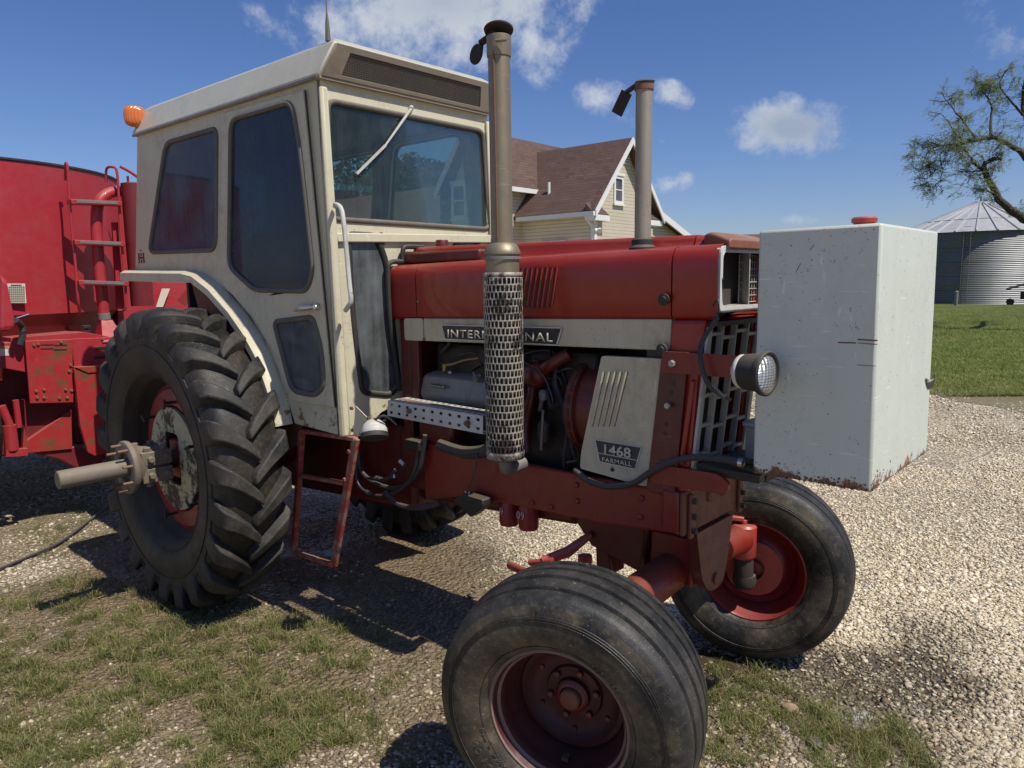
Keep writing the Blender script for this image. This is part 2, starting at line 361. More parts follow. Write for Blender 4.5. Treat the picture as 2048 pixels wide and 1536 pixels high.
# ================================================================== TRACTOR
T=thing('tractor',(1.3,0,0),'big red and cream row-crop farm tractor with square cab, seen from its front right corner','tractor')
YS=-.55
def ys(*p): return [Y(u,v,YS) for u,v in p]
def flat(loop,y): return [V((p.x,y,p.z)) for p in loop]
FN=(1,0,.02); FP=(1.16,0,2.70)
def fr(u,v,off=0): return PL(u,v,(FP[0]+off,0,FP[2]),FN)
def frz(y,z,off=0): return V((FP[0]+off+(2.70-z)*.02,y,z))
# -------- cab shell
g_rear=rpoly(ys((332,286),(435,256),(433,500),(299,505)),[.07,.06,.08,.08])
g_door=rpoly(ys((468,240),(591,204),(607,300),(633,545),(620,582),(514,580),(464,534)),[.07,.07,.2,.09,.08,.07,.07])
g_low=rpoly(ys((554,643),(633,634),(651,700),(655,772),(637,790),(590,781)),[.04,.04,.15,.06,.05,.06])
side=ys((277,276),(640,162),(690,868),(590,847),(575,800),(556,740),(530,680),(500,632),(465,590),(430,562),(400,548),(360,541),(271,543))
side[0]=V((-.93,YS,2.765)); side[1]=V((1.16,YS,2.735)); side[2]=V((1.195,YS,1.07))
cab=MB().plate(side,[g_rear,g_door,g_low],(0,.03,0))
mir=lambda L:[V((p.x,-p.y,p.z)) for p in L]
cab.plate(mir(side),[mir(g_rear),mir(g_door),mir(g_low)],(0,-.03,0))
ws=rpoly([fr(655,200),fr(966,262),fr(979,459),fr(659,438)],.05)
for p in ws: pass
lw=rpoly([fr(697,468),fr(752,471),fr(772,520),fr(798,770),fr(780,790),fr(724,785),fr(704,620)],[.03,.04,.1,.04,.03,.04,.2])
def symy(L): return [V((p.x,-p.y,p.z)) for p in L]
fl=[(-.55,1.07),(-.47,1.06),(-.40,1.085),(-.30,1.15),(-.15,1.19),(-.15,1.87),(.15,1.87),(.15,1.19),(.30,1.15),(.40,1.085),(.47,1.06),(.55,1.07),(.55,2.735),(-.55,2.735)]
cab.plate([frz(y,z) for y,z in fl],[ws,lw,symy(lw)],(-.03,0,0))
# rear wall with its window, floor, ledge
rw=[V((x,y,z)) for x,y,z in [(-1.19,-.52,1.93),(-1.19,.52,1.93),(-.93,.52,2.765),(-.93,-.52,2.765)]]
def rp(y,z): return V((-1.19+(z-1.93)*.26/.835,y,z))
rh=rpoly([rp(-.42,2.05),rp(.42,2.05),rp(.38,2.62),rp(-.38,2.62)],.06)
cab.plate(rw,[rh],(.03,0,0))
cab_o=cab.build('cab',M['cream'],T,smooth=30,bevel=.004)
MB().box(-1.15,1.13,-.51,.51,1.90,1.93).box(-.45,1.15,-.51,.51,1.09,1.12).box(-.47,-.44,-.51,.51,1.10,1.92).build('cab_floor',M['greyplastic'],cab_o)
MB().box(-.92,1.14,-.52,.52,2.70,2.735).build('headliner',M['greyplastic'],cab_o)
# inner pillars at the far door edge
MB().bar((.28,.5,1.1),(.22,.5,2.72),.07,.05).bar((.28,-.5,1.9),(.22,-.5,2.72),.05,.05).build('inner_pillar',M['greyplastic'],cab_o)
# -------- roof
Zf,Zr=2.735,2.765
rf=MB().loft([[V((-.955,-.57,Zr)),V((-.955,.57,Zr)),V((1.175,.57,Zf)),V((1.175,-.57,Zf))],
              [V((-.955,-.572,Zr+.02)),V((-.955,.572,Zr+.02)),V((1.185,.572,Zf+.02)),V((1.185,-.572,Zf+.02))],
              [V((-.90,-.515,Zr+.16)),V((-.90,.515,Zr+.16)),V((1.235,.515,Zf+.155)),V((1.235,-.515,Zf+.155))],
              [V((-.86,-.48,Zr+.185)),V((-.86,.48,Zr+.185)),V((1.20,.48,Zf+.18)),V((1.20,-.48,Zf+.18))]])
roof=rf.build('cab_roof',M['roofpaint'],cab_o,smooth=25,bevel=.008)
def rfp(y,z,o=0): # on the sloping front of the roof
    return V((1.187+(z-2.757)*.38+o,y,z))
q=[PL(u,v,(1.187,0,2.757),(1,0,-.38)) for u,v in [(680,155),(967,224),(976,178),(690,101)]]
fr_out=[rfp(-.56,2.745,.004),rfp(.56,2.745,.004),rfp(.505,2.885,.004),rfp(-.505,2.885,.004)]
# vent position in y,z
y0,y1,z0,z1=q[0].y,q[1].y,max(q[0].z,2.762),min(q[2].z,2.868)
y1=-y0
hole=[rfp(y0,z0,.004),rfp(y1,z0,.004),rfp(y1-.03,z1,.004),rfp(y0+.03,z1,.004)]
MB().plate(fr_out,[hole],(.006,0,-.002)).build('front_fascia',M['tan'],roof,bevel=.002)
def vf(a,b):
    k=b; ya=y0+.03*k; yb=y1-.03*k; return rfp(ya+(yb-ya)*a,z0+(z1-z0)*b,.006)
MB().perf(vf,0,1,0,1,92,11,.66,.66).build('vent_grille',M['seal'],roof,smooth=0,recalc=False)
MB().sheet([rfp(y0,z0,-.0+.0025),rfp(y1,z0,.0025),rfp(y1-.03,z1,.0025),rfp(y0+.03,z1,.0025)]).build('vent_shadow_box',M['dark'],roof,smooth=0)
MB().bar((-.95,-.568,Zr+.004),(1.17,-.568,Zf+.004),.012,.012).build('drip_rail',M['tan'],roof)
tuft=MB().bar((1.18,-.57,Zf+.002),(1.18,.57,Zf+.002),.014,.012).build('front_lip',M['tan'],roof)
an=Z(656,80,2.92); MB().lathe([(.013,0),(.009,.08),(.0045,.12),(.0028,.13),(.0024,.75)],(an.x,an.y,2.915),(0,0,1),10).build('antenna',M['seal'],roof)
# amber lamp on the rear roof corner
am=X(275,236,-.93); am.y-=.0
base=MB().lathe([(.052,0),(.060,.02),(.060,.035)],am+V((-.03,0,0)),(.9,-.42,0),28).build('side_marker_lamp',M['black'],cab_o)
lax=V((.9,-.42,0)).normalized(); le=V((0,0,1)); lg_=lax.cross(le)
def sup(r,t,n=40):
    L=[]
    for k in range(n):
        a=2*math.pi*k/n; ca,sa=math.cos(a),math.sin(a); q=(abs(ca)**3.2+abs(sa)**3.2)**(-1/3.2); L.append(am+V((-.03,0,0))+lax*t+(le*ca+lg_*sa)*r*q)
    return L
MB().loft([sup(.058,.035),sup(.064,.045),sup(.064,.082),sup(.056,.095),sup(.035,.102),sup(.004,.104)]).build('amber_lens',M['amber'],base,smooth=50)
MB().tube([am+V((-.03,.02,0)),am+V((-.02,.12,-.02))],.02,8).build('lamp_stalk',M['black'],base)
# -------- glass, rubber seals
def pane(name,loop,mat,nrm,seal=.013,par=None,sealmat='seal'):
    o=MB().plate(loop,[],V(nrm)*.005).build(name,M[mat],par or cab_o,smooth=0)
    c=[p-V(nrm)*.004 for p in loop]; 
    MB().tube(c+[c[0],c[1]],seal,8,False).build('window_seal',M[sealmat],o,smooth=80)
    return o
pane('rear_side_window',flat(g_rear,YS+.004),'glass_rear',(0,1,0),.014)
pane('far_rear_side_window',mir(flat(g_rear,YS+.004)),'glass_ws',(0,-1,0))
pane('far_door_window',mir(flat(g_door,YS+.004)),'glass_ws',(0,-1,0))
pane('windshield',[p+V((-.006,0,0)) for p in ws],'glass_ws',(-1,0,0),.014,sealmat='seal')
pane('lower_windshield',[p+V((-.006,0,0)) for p in lw],'glass_low',(-1,0,0),.016,sealmat='black')
pane('lower_windshield',symy([p+V((-.006,0,0)) for p in lw]),'glass_low',(-1,0,0),.016,sealmat='black')
pane('rear_window',rh,'glass_ws',(1,0,0))
# -------- door
dl=ys((448,229),(612,182),(673,814),(588,800),(572,755),(546,690),(515,640),(480,600),(452,570))
door=MB().plate([p+V((0,-.016,0)) for p in dl],[flat(g_door,YS-.016),flat(g_low,YS-.016)],(0,.013,0)).build('door',M['cream'],cab_o,smooth=30,bevel=.003)
pane('door_window',flat(g_door,YS-.012),'glass_side',(0,1,0),.014,door)
pane('door_lower_window',flat(g_low,YS-.012),'glass_low',(0,1,0),.014,door)
h0=Y(588,621,YS-.03); h1=Y(632,614,YS-.03)
MB().tube(smooth_path([h0,h0+(h1-h0)*.35+V((0,-.012,.004)),h0+(h1-h0)*.8+V((0,-.006,.002)),h1]),[.004]*3+[.011]*4+[.013]*6+[.009]*6,12).lathe([(.016,0),(.018,.02),(.012,.04)],h1+V((0,.03,0)),(0,-1,0),16).build('door_handle',M['chrome'],door)
MB().bar(dl[1]+V((.012,-.012,0)),dl[2]+V((.012,-.012,0)),.006,.006,(0,1,0)).build('door_gasket',M['dark'],door)
# grab rail
gr=[Y(u,v,-.565) for u,v in [(661,412),(672,409),(683,420),(690,470),(698,560),(702,600),(697,612),(682,621)]]
gr[0].y=-.54; gr[-1].y=-.54
MB().tube(smooth_path(gr,5),.011,10).build('grab_rail',paint('chipped_white_rail',(.58,.57,.52),.5,(.05,.04,.035),.6,.55,.5,.9,rustcol=(.05,.035,.03),scale=3),cab_o)
# front corner post
pl=MB()
pl.hexa([frz(-.566,1.068,.0),frz(-.515,1.068,.0),frz(-.515,1.068,.035),frz(-.560,1.068,.03),frz(-.566,2.70,0),frz(-.525,2.70,0),frz(-.525,2.70,.026),frz(-.560,2.70,.022)])
pl.hexa([frz(.525,1.068,.0),frz(.566,1.068,.0),frz(.560,1.068,.03),frz(.525,1.068,.035),frz(.525,2.70,0),frz(.566,2.70,0),frz(.560,2.70,.022),frz(.525,2.70,.026)])
pl.build('corner_post',M['cream'],cab_o,bevel=.01)
MB().bar(frz(-.52,2.02,.012),frz(.53,2.045,.012),.02,.045,(0,0,1)).build('windshield_ledge',M['cream'],cab_o,bevel=.006)
sb=MB()
for u,v in [(762,467),(766,487),(768,510),(886,479)]: sb.lathe([(.008,0),(.007,.008),(.003,.012)],fr(u,v,.0),(1,0,0),10)
for u,v in [(704,816),(706,860)]: sb.lathe([(.010,0),(.008,.01)],Y(u,v,-.562)+V((0,0,0)),(.3,-1,0),10)
sb.build('panel_screw',M['rusty'],cab_o)
# wiper
wa=fr(822,218,.014); wb=fr(770,292,.010); wc=fr(713,348,.009)
wp=MB().tube([fr(822,214,0),wa],.012,10).tube([wa,wb],[.008,.005],8).bar(wb+V((0,.003,.004)),wc,.012,.01).build('wiper',M['offwhite'],cab_o)
# logo on the cab's rear corner
lg=MB()
def lq(x0,x1,z0,z1):
    o=Y(277,527,YS-.002); s=.0042
    sx_=(Y(290,527,YS).x-o.x)/11.2; sz_=(Y(283,499,YS).z-o.z)/24
    lg.box(o.x+x0*sx_,o.x+x1*sx_,YS-.0012,YS-.0004,o.z+z0*sz_,o.z+z1*sz_)
for a in [(0,2.6,0,18),(8.6,11.2,0,18),(3.6,7.6,8,11),(2.6,8.6,8.2,10.4)]: lq(*a)
for a in [(4.4,6.8,0,6.5),(4.4,6.8,12,18),(4.6,6.6,21,24)]: lq(*a)
lg.build('emblem',M['decalred'],cab_o,smooth=0)
# -------- rear fender
fi=[(-1.20,1.915)]+[(p.x,p.z) for p in ys((360,541),(386,541),(410,547),(444,573),(485,618),(515,660),(540,705),(560,760),(575,805),(583,848))]
def fpt(i,y,dz=0,dn=0):
    a=V((fi[max(i-1,0)][0],0,fi[max(i-1,0)][1])); b=V((fi[min(i+1,len(fi)-1)][0],0,fi[min(i+1,len(fi)-1)][1])); t=(b-a).normalized(); n=V((t.z,0,-t.x)) # into the arch
    if n.z>0: n=-n
    return V((fi[i][0],y,fi[i][1]+dz))+n*dn
secs=[]
for i in range(len(fi)):
    secs.append([fpt(i,-.545,0,-.004),fpt(i,-.60,0,.002),fpt(i,-.632,0,.018),fpt(i,-.634,0,.072 if i<3 else .055),fpt(i,-.622,0,.072 if i<3 else .055),fpt(i,-.61,0,.03),fpt(i,-.545,0,.012)])
fen=MB().loft(secs).build('fender',M['cream'],T,smooth=50)
secs=[]
for i in range(len(fi)): secs.append([fpt(i,.50,0,0),fpt(i,.634,0,.004),fpt(i,.634,0,.06),fpt(i,.62,0,.06),fpt(i,.61,0,.02),fpt(i,.50,0,.015)])
MB().loft(secs).build('fender',M['cream'],T,smooth=50)
# inner wheel-arch wall
il=[fpt(i,-.50,0,.0) for i in range(1,len(fi))]+[V((.70,-.50,.95)),V((.2,-.5,.72)),V((-.35,-.50,.80)),V((-.30,-.50,1.55))]
MB().plate(il,[],(0,.02,0)).plate(mir(il),[],(0,-.02,0)).build('arch_wall',paint('arch_wall_oxide',(.22,.09,.05),.65,(.10,.08,.06),.7,.3,.5,.4),T,smooth=0)
# seat, wheel and console inside
seat=MB()
seat.hexa([(.0,-.22,1.5),(.45,-.22,1.52),(.45,.22,1.52),(.0,.22,1.5),(.0,-.24,1.64),(.47,-.24,1.66),(.47,.24,1.66),(.0,.24,1.64)]).hexa([(-.12,-.22,1.62),(.03,-.22,1.62),(.03,.22,1.62),(-.12,.22,1.62),(-.24,-.20,2.12),(-.12,-.20,2.15),(-.12,.20,2.15),(-.24,.20,2.12)]).box(.1,.3,-.12,.12,1.12,1.5)
seat.build('operator_seat',M['greyplastic'],cab_o,bevel=.04)
sw=MB(); c=V((.72,0,1.83)); ax=V((-.55,0,.83)).normalized(); e1=V((0,1,0)); e2=ax.cross(e1)
ring=[c+(e1*math.cos(a)+e2*math.sin(a))*.2 for a in [i*2*math.pi/32 for i in range(33)]]
sw.tube(ring,.013,8,False)
for a in (0,2.1,4.2): sw.tube([c,c+(e1*math.cos(a)+e2*math.sin(a))*.2],.009,6)
sw.tube([c,(1.0,0,1.45)],.03,10); sw.build('steering_wheel',M['black'],cab_o)
MB().hexa([(.92,-.25,1.12),(1.13,-.25,1.12),(1.13,.25,1.12),(.92,.25,1.12),(.98,-.25,1.85),(1.13,-.25,1.88),(1.13,.25,1.88),(.98,.25,1.85)]).build('dash_console',M['greyplastic'],cab_o,bevel=.02)
# -------- hood
HY=-.222
def zt(x): return 1.892+(x-1.24)*.018
def zb(x): return 1.622+(x-1.24)*.022
def hz(x):
    h=1.985-(x-1.24)*.012
    if x>2.83: h=h+(zt(x)+.012-h)*min(1,(x-2.83)/.06)
    return h
def hsec(x,g=0,yy=HY):
    L=[(-.205,zb(x)+.0),(yy,zb(x)+.018),(yy-.001,zt(x)-.055),(yy+.006,zt(x)-.028),(yy+.022,zt(x)-.008),(yy+.05,zt(x)),(-.075,zt(x)+.004),(-.062,zt(x)+.012),(-.058,hz(x)-.02),(-.048,hz(x)-.004),(-.035,hz(x))]
    return [V((x,a,b-g)) for a,b in L]+[V((x,-a,b-g)) for a,b in L[::-1]]
xr=Y(832,560,-.22).x; xs=Y(1344,580,-.22).x
hood=MB().loft([hsec(xr+.003),hsec((xr+xs)/2),hsec(xs-.003)]).build('hood',M['red'],T,smooth=60)
MB().loft([hsec(1.195),hsec(1.20),hsec(xr-.003)]).build('hood_rear_shroud',M['red'],hood,smooth=60)
MB().loft([hsec(xr-.01,.022,HY+.014),hsec(xs+.01,.022,HY+.014)]).build('hood_inner_frame',M['dark'],hood,smooth=60)
# louvers
lv=MB(); lvd=MB()
for k in range(8):
    a=Y(1115-k*9.9,534+.2*k,HY-.002); b=Y(1103.5-k*9.9,615+.2*k,HY-.002)
    lv.tube([a+(b-a)*.0,a+(b-a)*.06,a+(b-a)*.94,b],[.001,.0045,.0045,.001],6)
    lvd.bar(a+V((-.011,.0015,0)),b+V((-.011,.0015,0)),.008,.002,(0,1,0))
lv.build('louver',M['red'],hood); lvd.build('louver_slot',M['dark'],hood,smooth=0)
# cowl behind the hood with its red cap and rubber weather strip
MB().box(1.19,1.75,-.135,.135,1.90,1.955).build('cowl_cap_panel',M['redgrime'],hood,bevel=.012)
cp=PL(884,492,(1.30,0,0),(1,0,0)); MB().lathe([(.033,0),(.033,.05),(.030,.055),(.001,.056)],(cp.x,cp.y,1.965),(0,0,1),24).build('reservoir_cap',M['redgrime'],hood)
wsrip=[V((1.205,-.19,1.25)),V((1.205,-.232,1.60)),V((1.205,-.236,1.86)),V((1.205,-.215,1.905)),V((1.205,-.17,1.91)),V((1.205,-.14,1.915)),V((1.205,-.135,1.965)),V((1.205,-.11,1.985)),V((1.205,0,1.985))]
MB().tube(smooth_path(wsrip,4),.013,8).build('weather_strip',M['black'],T)
# hood nose with lamp recess
nose_x=2.985
def nsec(x,s=0): 
    return hsec(x,0,HY-.0)
nz=MB()
secsN=[]
for x in (xs+.003,xs+.03,2.95,nose_x):
    secsN.append(nsec(x))
nose=MB().loft(secsN,cap=False).build('nose_shell',M['red'],hood,smooth=60)
zc=zb(nose_x); zd=zt(nose_x)
MB().box(xs+.01,2.90,-.17,.17,zc+.02,zd-.07).build('nose_core',M['dark'],nose,smooth=0)
# tan weathered top plate of the nose
MB().loft([[V((x,y,z)) for y,z in ((-.075+w,b),(-.07+w,t_),(-.05+w,t_+.006),(.17,t_+.006),(.19,t_),(.19,b))] for x,w,b,t_ in ((2.85,0,1.90,1.962),(2.875,-.01,1.90,1.966),(2.93,-.06,1.90,1.955),(3.005,-.11,1.905,zt(3)+.010))]).build('nose_cap',M['tanred'],hood,smooth=40,bevel=.006)
# silver bezel + recess
bz=[(-.214,zc+.025),(.214,zc+.025),(.214,zd-.008),(-.214,zd-.008)]
hl=[(-.196,zc+.045),(.196,zc+.045),(.196,zd-.03),(-.196,zd-.03)]
L=lambda P,x:[V((x,a,b)) for a,b in P]
bez=MB().plate(rpoly(L(bz,nose_x-.012),.03),[rpoly(L(hl,nose_x-.012),.028)],(.018,0,0)).build('lamp_bezel',M['silver'],nose,bevel=.003)
MB().plate(rpoly(L([(-.21,zc+.03),(.21,zc+.03),(.21,zd-.015),(-.21,zd-.015)],2.905),.03),[],(.006,0,0)).build('lamp_recess_back',paint('mesh_backing',(.055,.05,.045),.8,(.03,.025,.02),.7,0,.2,.9,scale=3,bump=.8),bez)
da=X(1476,560,2.912).y; db=X(1500,560,nose_x-.004).y
rc=MB().hexa([(2.912,da,zc+.04),(nose_x-.004,db-.008,zc+.04),(nose_x-.004,db,zc+.04),(2.912,da+.01,zc+.04),(2.912,da,zd-.02),(nose_x-.004,db-.008,zd-.02),(nose_x-.004,db,zd-.02),(2.912,da+.01,zd-.02)])
rc.hexa([(2.91,-.20,zc+.030),(nose_x-.004,-.20,zc+.040),(nose_x-.004,db,zc+.040),(2.91,da,zc+.030),(2.91,-.20,zc+.034),(nose_x-.004,-.20,zc+.046),(nose_x-.004,db,zc+.046),(2.91,da,zc+.05)])
for i in range(8): rc.box(2.93,2.935,db+.01+i*.022,db+.014+i*.022,zc+.04,zd-.03)
for i in range(8): rc.box(2.936,2.94,db,.20,zc+.05+i*.025,zc+.054+i*.025)
rc.build('lamp_recess_divider',M['grillegrey'],bez,bevel=.002)
wl=[Y(u,v,-.235) for u,v in [(1432,640),(1437,612),(1433,598),(1425,606)]]
# -------- cream stripe and its nameplate
sx=Y(846,660,-.22).x
def zsb(x): return zb(x)-.105-(x-1.24)*.004
def strip(x0,x1): return [V((x0,HY+.004,zb(x0)+.004)),V((x1,HY+.004,zb(x1)+.004)),V((x1,HY+.004,zsb(x1))),V((x0,HY+.004,zsb(x0)))]
x_a,x_b=Y(808,660,-.22).x,Y(1341,680,-.22).x
st=MB().plate(strip(sx+.003,x_b)+[],[],(0,.03,0)).build('side_stripe_panel',M['cream_dirty'],hood,smooth=0,bevel=.006)
MB().plate(rpoly(strip(x_a,sx-.003),.015),[],(0,.03,0)).build('side_stripe_end',M['cream_dirty'],st,smooth=0,bevel=.006)
PNY=HY-.002
def pn(u,v,y=PNY): return Y(u,v,y)
pb=[pn(884,650),pn(1124,656),pn(1114,690),pn(891,678)]
plt=MB().plate([p+V((0,-.001,0)) for p in pb],[],(0,.005,0)).build('nameplate',M['decalblack'],st,smooth=0)
fr2=MB()
for a,b in zip(pb,pb[1:]+pb[:1]): fr2.bar(a+V((0,-.002,0)),b+V((0,-.002,0)),.0045,.004,(0,1,0))
fr2.build('nameplate_rim',M['silver'],plt)
o=pn(896,674.5,PNY-.0035); e=pn(1106,684,PNY-.0035); hgt=(pn(896,656).z-o.z)
text('nameplate_lettering','INTERNATIONAL',o,(e-o),(0,0,1),(e-o).length,hgt*.86,M['decalwhite'],plt,.0015,1.12,.012)
# hood latches
for u,v in [(1330,599),(1326,699)]:
    c=Y(u,v,-.232); MB().lathe([(.020,0),(.022,.006),(.022,.012),(.012,.014),(.012,.02),(.001,.021)],c,(0,-1,0),20).build('hood_latch',M['black'],hood)
MB().lathe([(.007,0),(.006,.005)],pn(836,604),(0,-1,0),10).lathe([(.007,0),(.006,.005)],pn(848,678),(0,-1,0),10).build('hood_screw',M['rusty'],hood)
# -------- side panel with number plate
PY=-.232
def pp(u,v,o=0): return Y(u,v,PY-o)
sp=MB().plate(rpoly([pp(1203,712),pp(1327,718),pp(1316,850),pp(1300,972),pp(1284,972),pp(1160,937),pp(1162,905)],[.01,.006,.01,.01,.02,.012,.05]),[],(0,.03,0)).build('engine_side_panel',M['cream_dirty'],T,smooth=0,bevel=.005)
rb=MB(); rd=MB()
for k in range(5):
    a=pp(1207.7+11.4*k,741); b=pp(1183+11*k,855-2)
    rb.tube([a,a+(b-a)*.05,a+(b-a)*.95,b],[.001,.0065,.0065,.001],8)
    rd.tube([a+V((.0065,-.001,-.005)),b+V((.0065,-.001,0))],.0016,5)
rb.build('pressed_rib',M['cream_dirty'],sp); rd.build('rib_crease',M['rusty'],sp)
q=[pp(1191,879),pp(1283.5,894),pp(1271,938),pp(1200.5,923)]
npl=MB().plate([p+V((0,-.002,0)) for p in q],[],(0,.004,0)).build('model_plate',M['decalblack'],sp,smooth=0)
fm=MB()
qq=[p+V((0,-.003,0)) for p in q]
for a,b in zip(qq,qq[1:]+qq[:1]): fm.bar(a,b,.003,.003,(0,1,0))
fm.bar(qq[0]+(qq[3]-qq[0])*.60+V((.004,0,0)),qq[1]+(qq[2]-qq[1])*.60+V((-.004,0,0)),.0025,.003,(0,1,0))
fm.build('model_plate_rim',M['silver'],npl)
a=pp(1209,908.5,.004); b=pp(1262,917,.004); text('model_number','1468',a,b-a,(0,0,1),(b-a).length,.042,M['decalwhite'],npl,.0015,1.0,.02)
a=pp(1205,922.5,.004); b=pp(1264,932.5,.004); text('model_name','FARMALL',a,b-a,(0,0,1),(b-a).length,.0175,M['decalwhite'],npl,.0015,1.1,.01)
MB().lathe([(.009,0),(.008,.004)],pp(1225,939),(0,-1,0),14).build('panel_knob',M['black'],sp)
# -------- radiator side column
colm=MB().plate([Y(u,v,-.222) for u,v in [(1343,640),(1412,640),(1396,760),(1376,985),(1340,1000),(1296,985),(1322,850)]],[],(0,.04,0))
co=colm.build('radiator_column',M['red'],T,smooth=0,bevel=.012)
MB().plate([V((p.x,.222,p.z)) for p in [Y(u,v,-.222) for u,v in [(1343,640),(1412,640),(1396,760),(1376,985),(1340,1000),(1296,985),(1322,850)]]],[],(0,-.04,0)).build('radiator_column',M['red'],T,smooth=0,bevel=.012)
bp=[(1327,703),(1379,704),(1352,985),(1296,975)]
bo=[Y(u,v,-.228) for u,v in bp]; MB().plate(rpoly(bo,.006),[],(0,-.010,0)).build('column_strap',M['redgrime'],co,smooth=0,bevel=.003)
MB().bar(Y(1386,760,-.232),Y(1362,930,-.232),.02,.012,(0,1,0)).build('column_bead',M['red'],co,bevel=.006)
bt=MB()
for u,v in [(1345,727),(1336,811)]: bt.bolt(Y(u,v,-.250),(0,-1,0),.012,.012)
bt.build('mount_bolt',M['bolt'],co)
hs=MB()
for u,v in [(1347,766),(1343,785),(1333,848),(1330,867)]: hs.lathe([(.0075,0),(.0075,.003)],Y(u,v,-.2365),(0,-1,0),12)
hs.build('strap_hole',M['dark'],co)
# -------- lower grille
def gp(y,z,o=0): return V((2.895+(z-1.07)*.10+o,y,z))
gl=MB()
ysn=[-.205,-.10,.005,.11,.205]
zs0,zs1=1.075,1.635
for y in (-.205,.205): gl.bar(gp(y,zs0),gp(y,zs1),.012,.03,(0,1,0))
gl.bar(gp(-.21,zs0-.002),gp(.21,zs0-.002),.03,.014,(0,0,1))
for y in ysn[1:-1]: gl.hexa([gp(y-.006,zs0,-.022),gp(y-.006,zs0,.004),gp(y+.006,zs0,.004),gp(y+.006,zs0,-.022),gp(y-.006,zs1,-.022),gp(y-.006,zs1,.004),gp(y+.006,zs1,.004),gp(y+.006,zs1,-.022)])
for k in range(5):
    for j in range(4):
        z=1.135+k*.112+(.0 if j%2 else .018); a=ysn[j]; b=ysn[j+1]; gl.hexa([gp(a,z,-.02),gp(b,z,-.02),gp(b,z,.0),gp(a,z,.0),gp(a,z+.014,-.02),gp(b,z+.014,-.02),gp(b,z+.014,.0),gp(a,z+.014,.0)])
gl.build('radiator_grille',M['grillegrey'],T,smooth=0,bevel=.003)
MB().box(2.70,2.82,-.21,.21,1.05,1.66).build('radiator_core',M['dark'],T,smooth=0)
MB().box(2.86,2.99,-.20,.20,1.638,1.655).build('grille_header',M['dark'],T,smooth=0)
# -------- lamp bracket + work headlamp
LY=-.245
ar=MB().plate(rpoly([Y(u,v,LY) for u,v in [(1328,702),(1490,712),(1487,757),(1325,744)]],.006),[],(0,-.010,0)).build('lamp_bracket',M['rail'],T,smooth=0,bevel=.003)
b2=MB(); b2.bolt(Y(1345,727,LY-.011),(0,-1,0),.013,.012); b2.build('bracket_bolt',M['bolt'],ar)
hc=Y(1533,747,-.40); ax=V((1,-.10,0)).normalized()
rim=.0655
hd=MB().lathe([(.001,-.105),(.018,-.105),(.022,-.10),(.045,-.088),(.056,-.07),(.060,-.03),(.064,-.012),(.070,-.008),(.071,.004),(.066,.008),(.060,.006),(.058,-.002)],hc,ax,48,False).build('headlamp',M['black'],T,smooth=40)
MB().lathe([(.059,-.001),(.050,.006),(.03,.012),(.001,.014)],hc,ax,48,False).build('lens',M['headlens'],hd,smooth=60)
MB().tube([hc-ax*.085,Y(1487,735,LY-.03),Y(1480,735,LY)],[.035,.014,.014],12).lathe([(.05,-.092),(.054,-.086),(.054,-.080),(.05,-.074)],hc,ax,32).build('lamp_mount',M['offwhite'],hd)
# wiring on the lamp arm
wr=[Y(u,v,y) for u,v,y in [(1425,612,-.24),(1436,600,-.25),(1434,635,-.26),(1413,668,-.27),(1401,695,-.28),(1402,725,-.29),(1413,762,-.29),(1432,784,-.28),(1462,800,-.27)]]
MB().tube(smooth_path(wr,6),[.003]*12+[.0085]*30+[.006]*7,8).build('lamp_cable',M['hose'],T)
wr=[Y(u,v,y) for u,v,y in [(1425,770,-.295),(1440,785,-.29),(1450,795,-.28)]]; MB().tube(wr,.0045,6).build('tape_wrap',M['wallgrime'],T)
# -------- frame rails and front bolster
def rl(u,v): return Y(u,v,-.222)
ro=[rl(846,885),rl(1000,918),rl(1160,950),rl(1366,985),rl(1366,1075),rl(1200,1047),rl(1080,1022),rl(990,1003),rl(940,990),rl(850,1000)]
ro[3]=V((2.865,-.222,1.02)); ro[4]=V((2.865,-.222,.862))
rail=MB().plate(ro,[],(0,.03,0)).plate([V((p.x,.222,p.z)) for p in ro],[],(0,-.03,0)).build('frame_rail',M['rail'],T,smooth=0,bevel=.008)
rbz=MB()
for u,v in [(1155,1002),(1153,970),(1065,1005),(1103,1014),(1283,997),(1281,1034)]: rbz.lathe([(.013,0),(.012,.007),(.007,.010),(.001,.0105)],rl(u,v),(0,-1,0),12)
rbz.build('rail_bolt',M['rail'],rail)
MB().box(2.79,2.864,-.243,.238,.864,1.028).build('bolster_body',M['rail'],T,bevel=.01)
bol=MB().box(2.865,2.885,-.245,.24,.862,1.03).build('front_bolster',M['browngrime'],T,smooth=0,bevel=.012)
b3=MB()
for y,w in ((-.205,.03),(.20,.03)): b3.box(2.885,2.902,y-w/2,y+w/2,.85,1.02)
for y in (-.05,.06): b3.tube([(2.885,y,1.035),(2.885,y,.955)],[.018,.018],12)
b3.build('bolster_lug',M['browngrime'],bol,bevel=.006)
b4=MB()
for y in (-.205,.20):
    for z in (.88,.935,.995): b4.bolt((2.902,y,z),(1,0,0),.012,.016)
b4.build('bolster_bolt',M['dark'],bol)
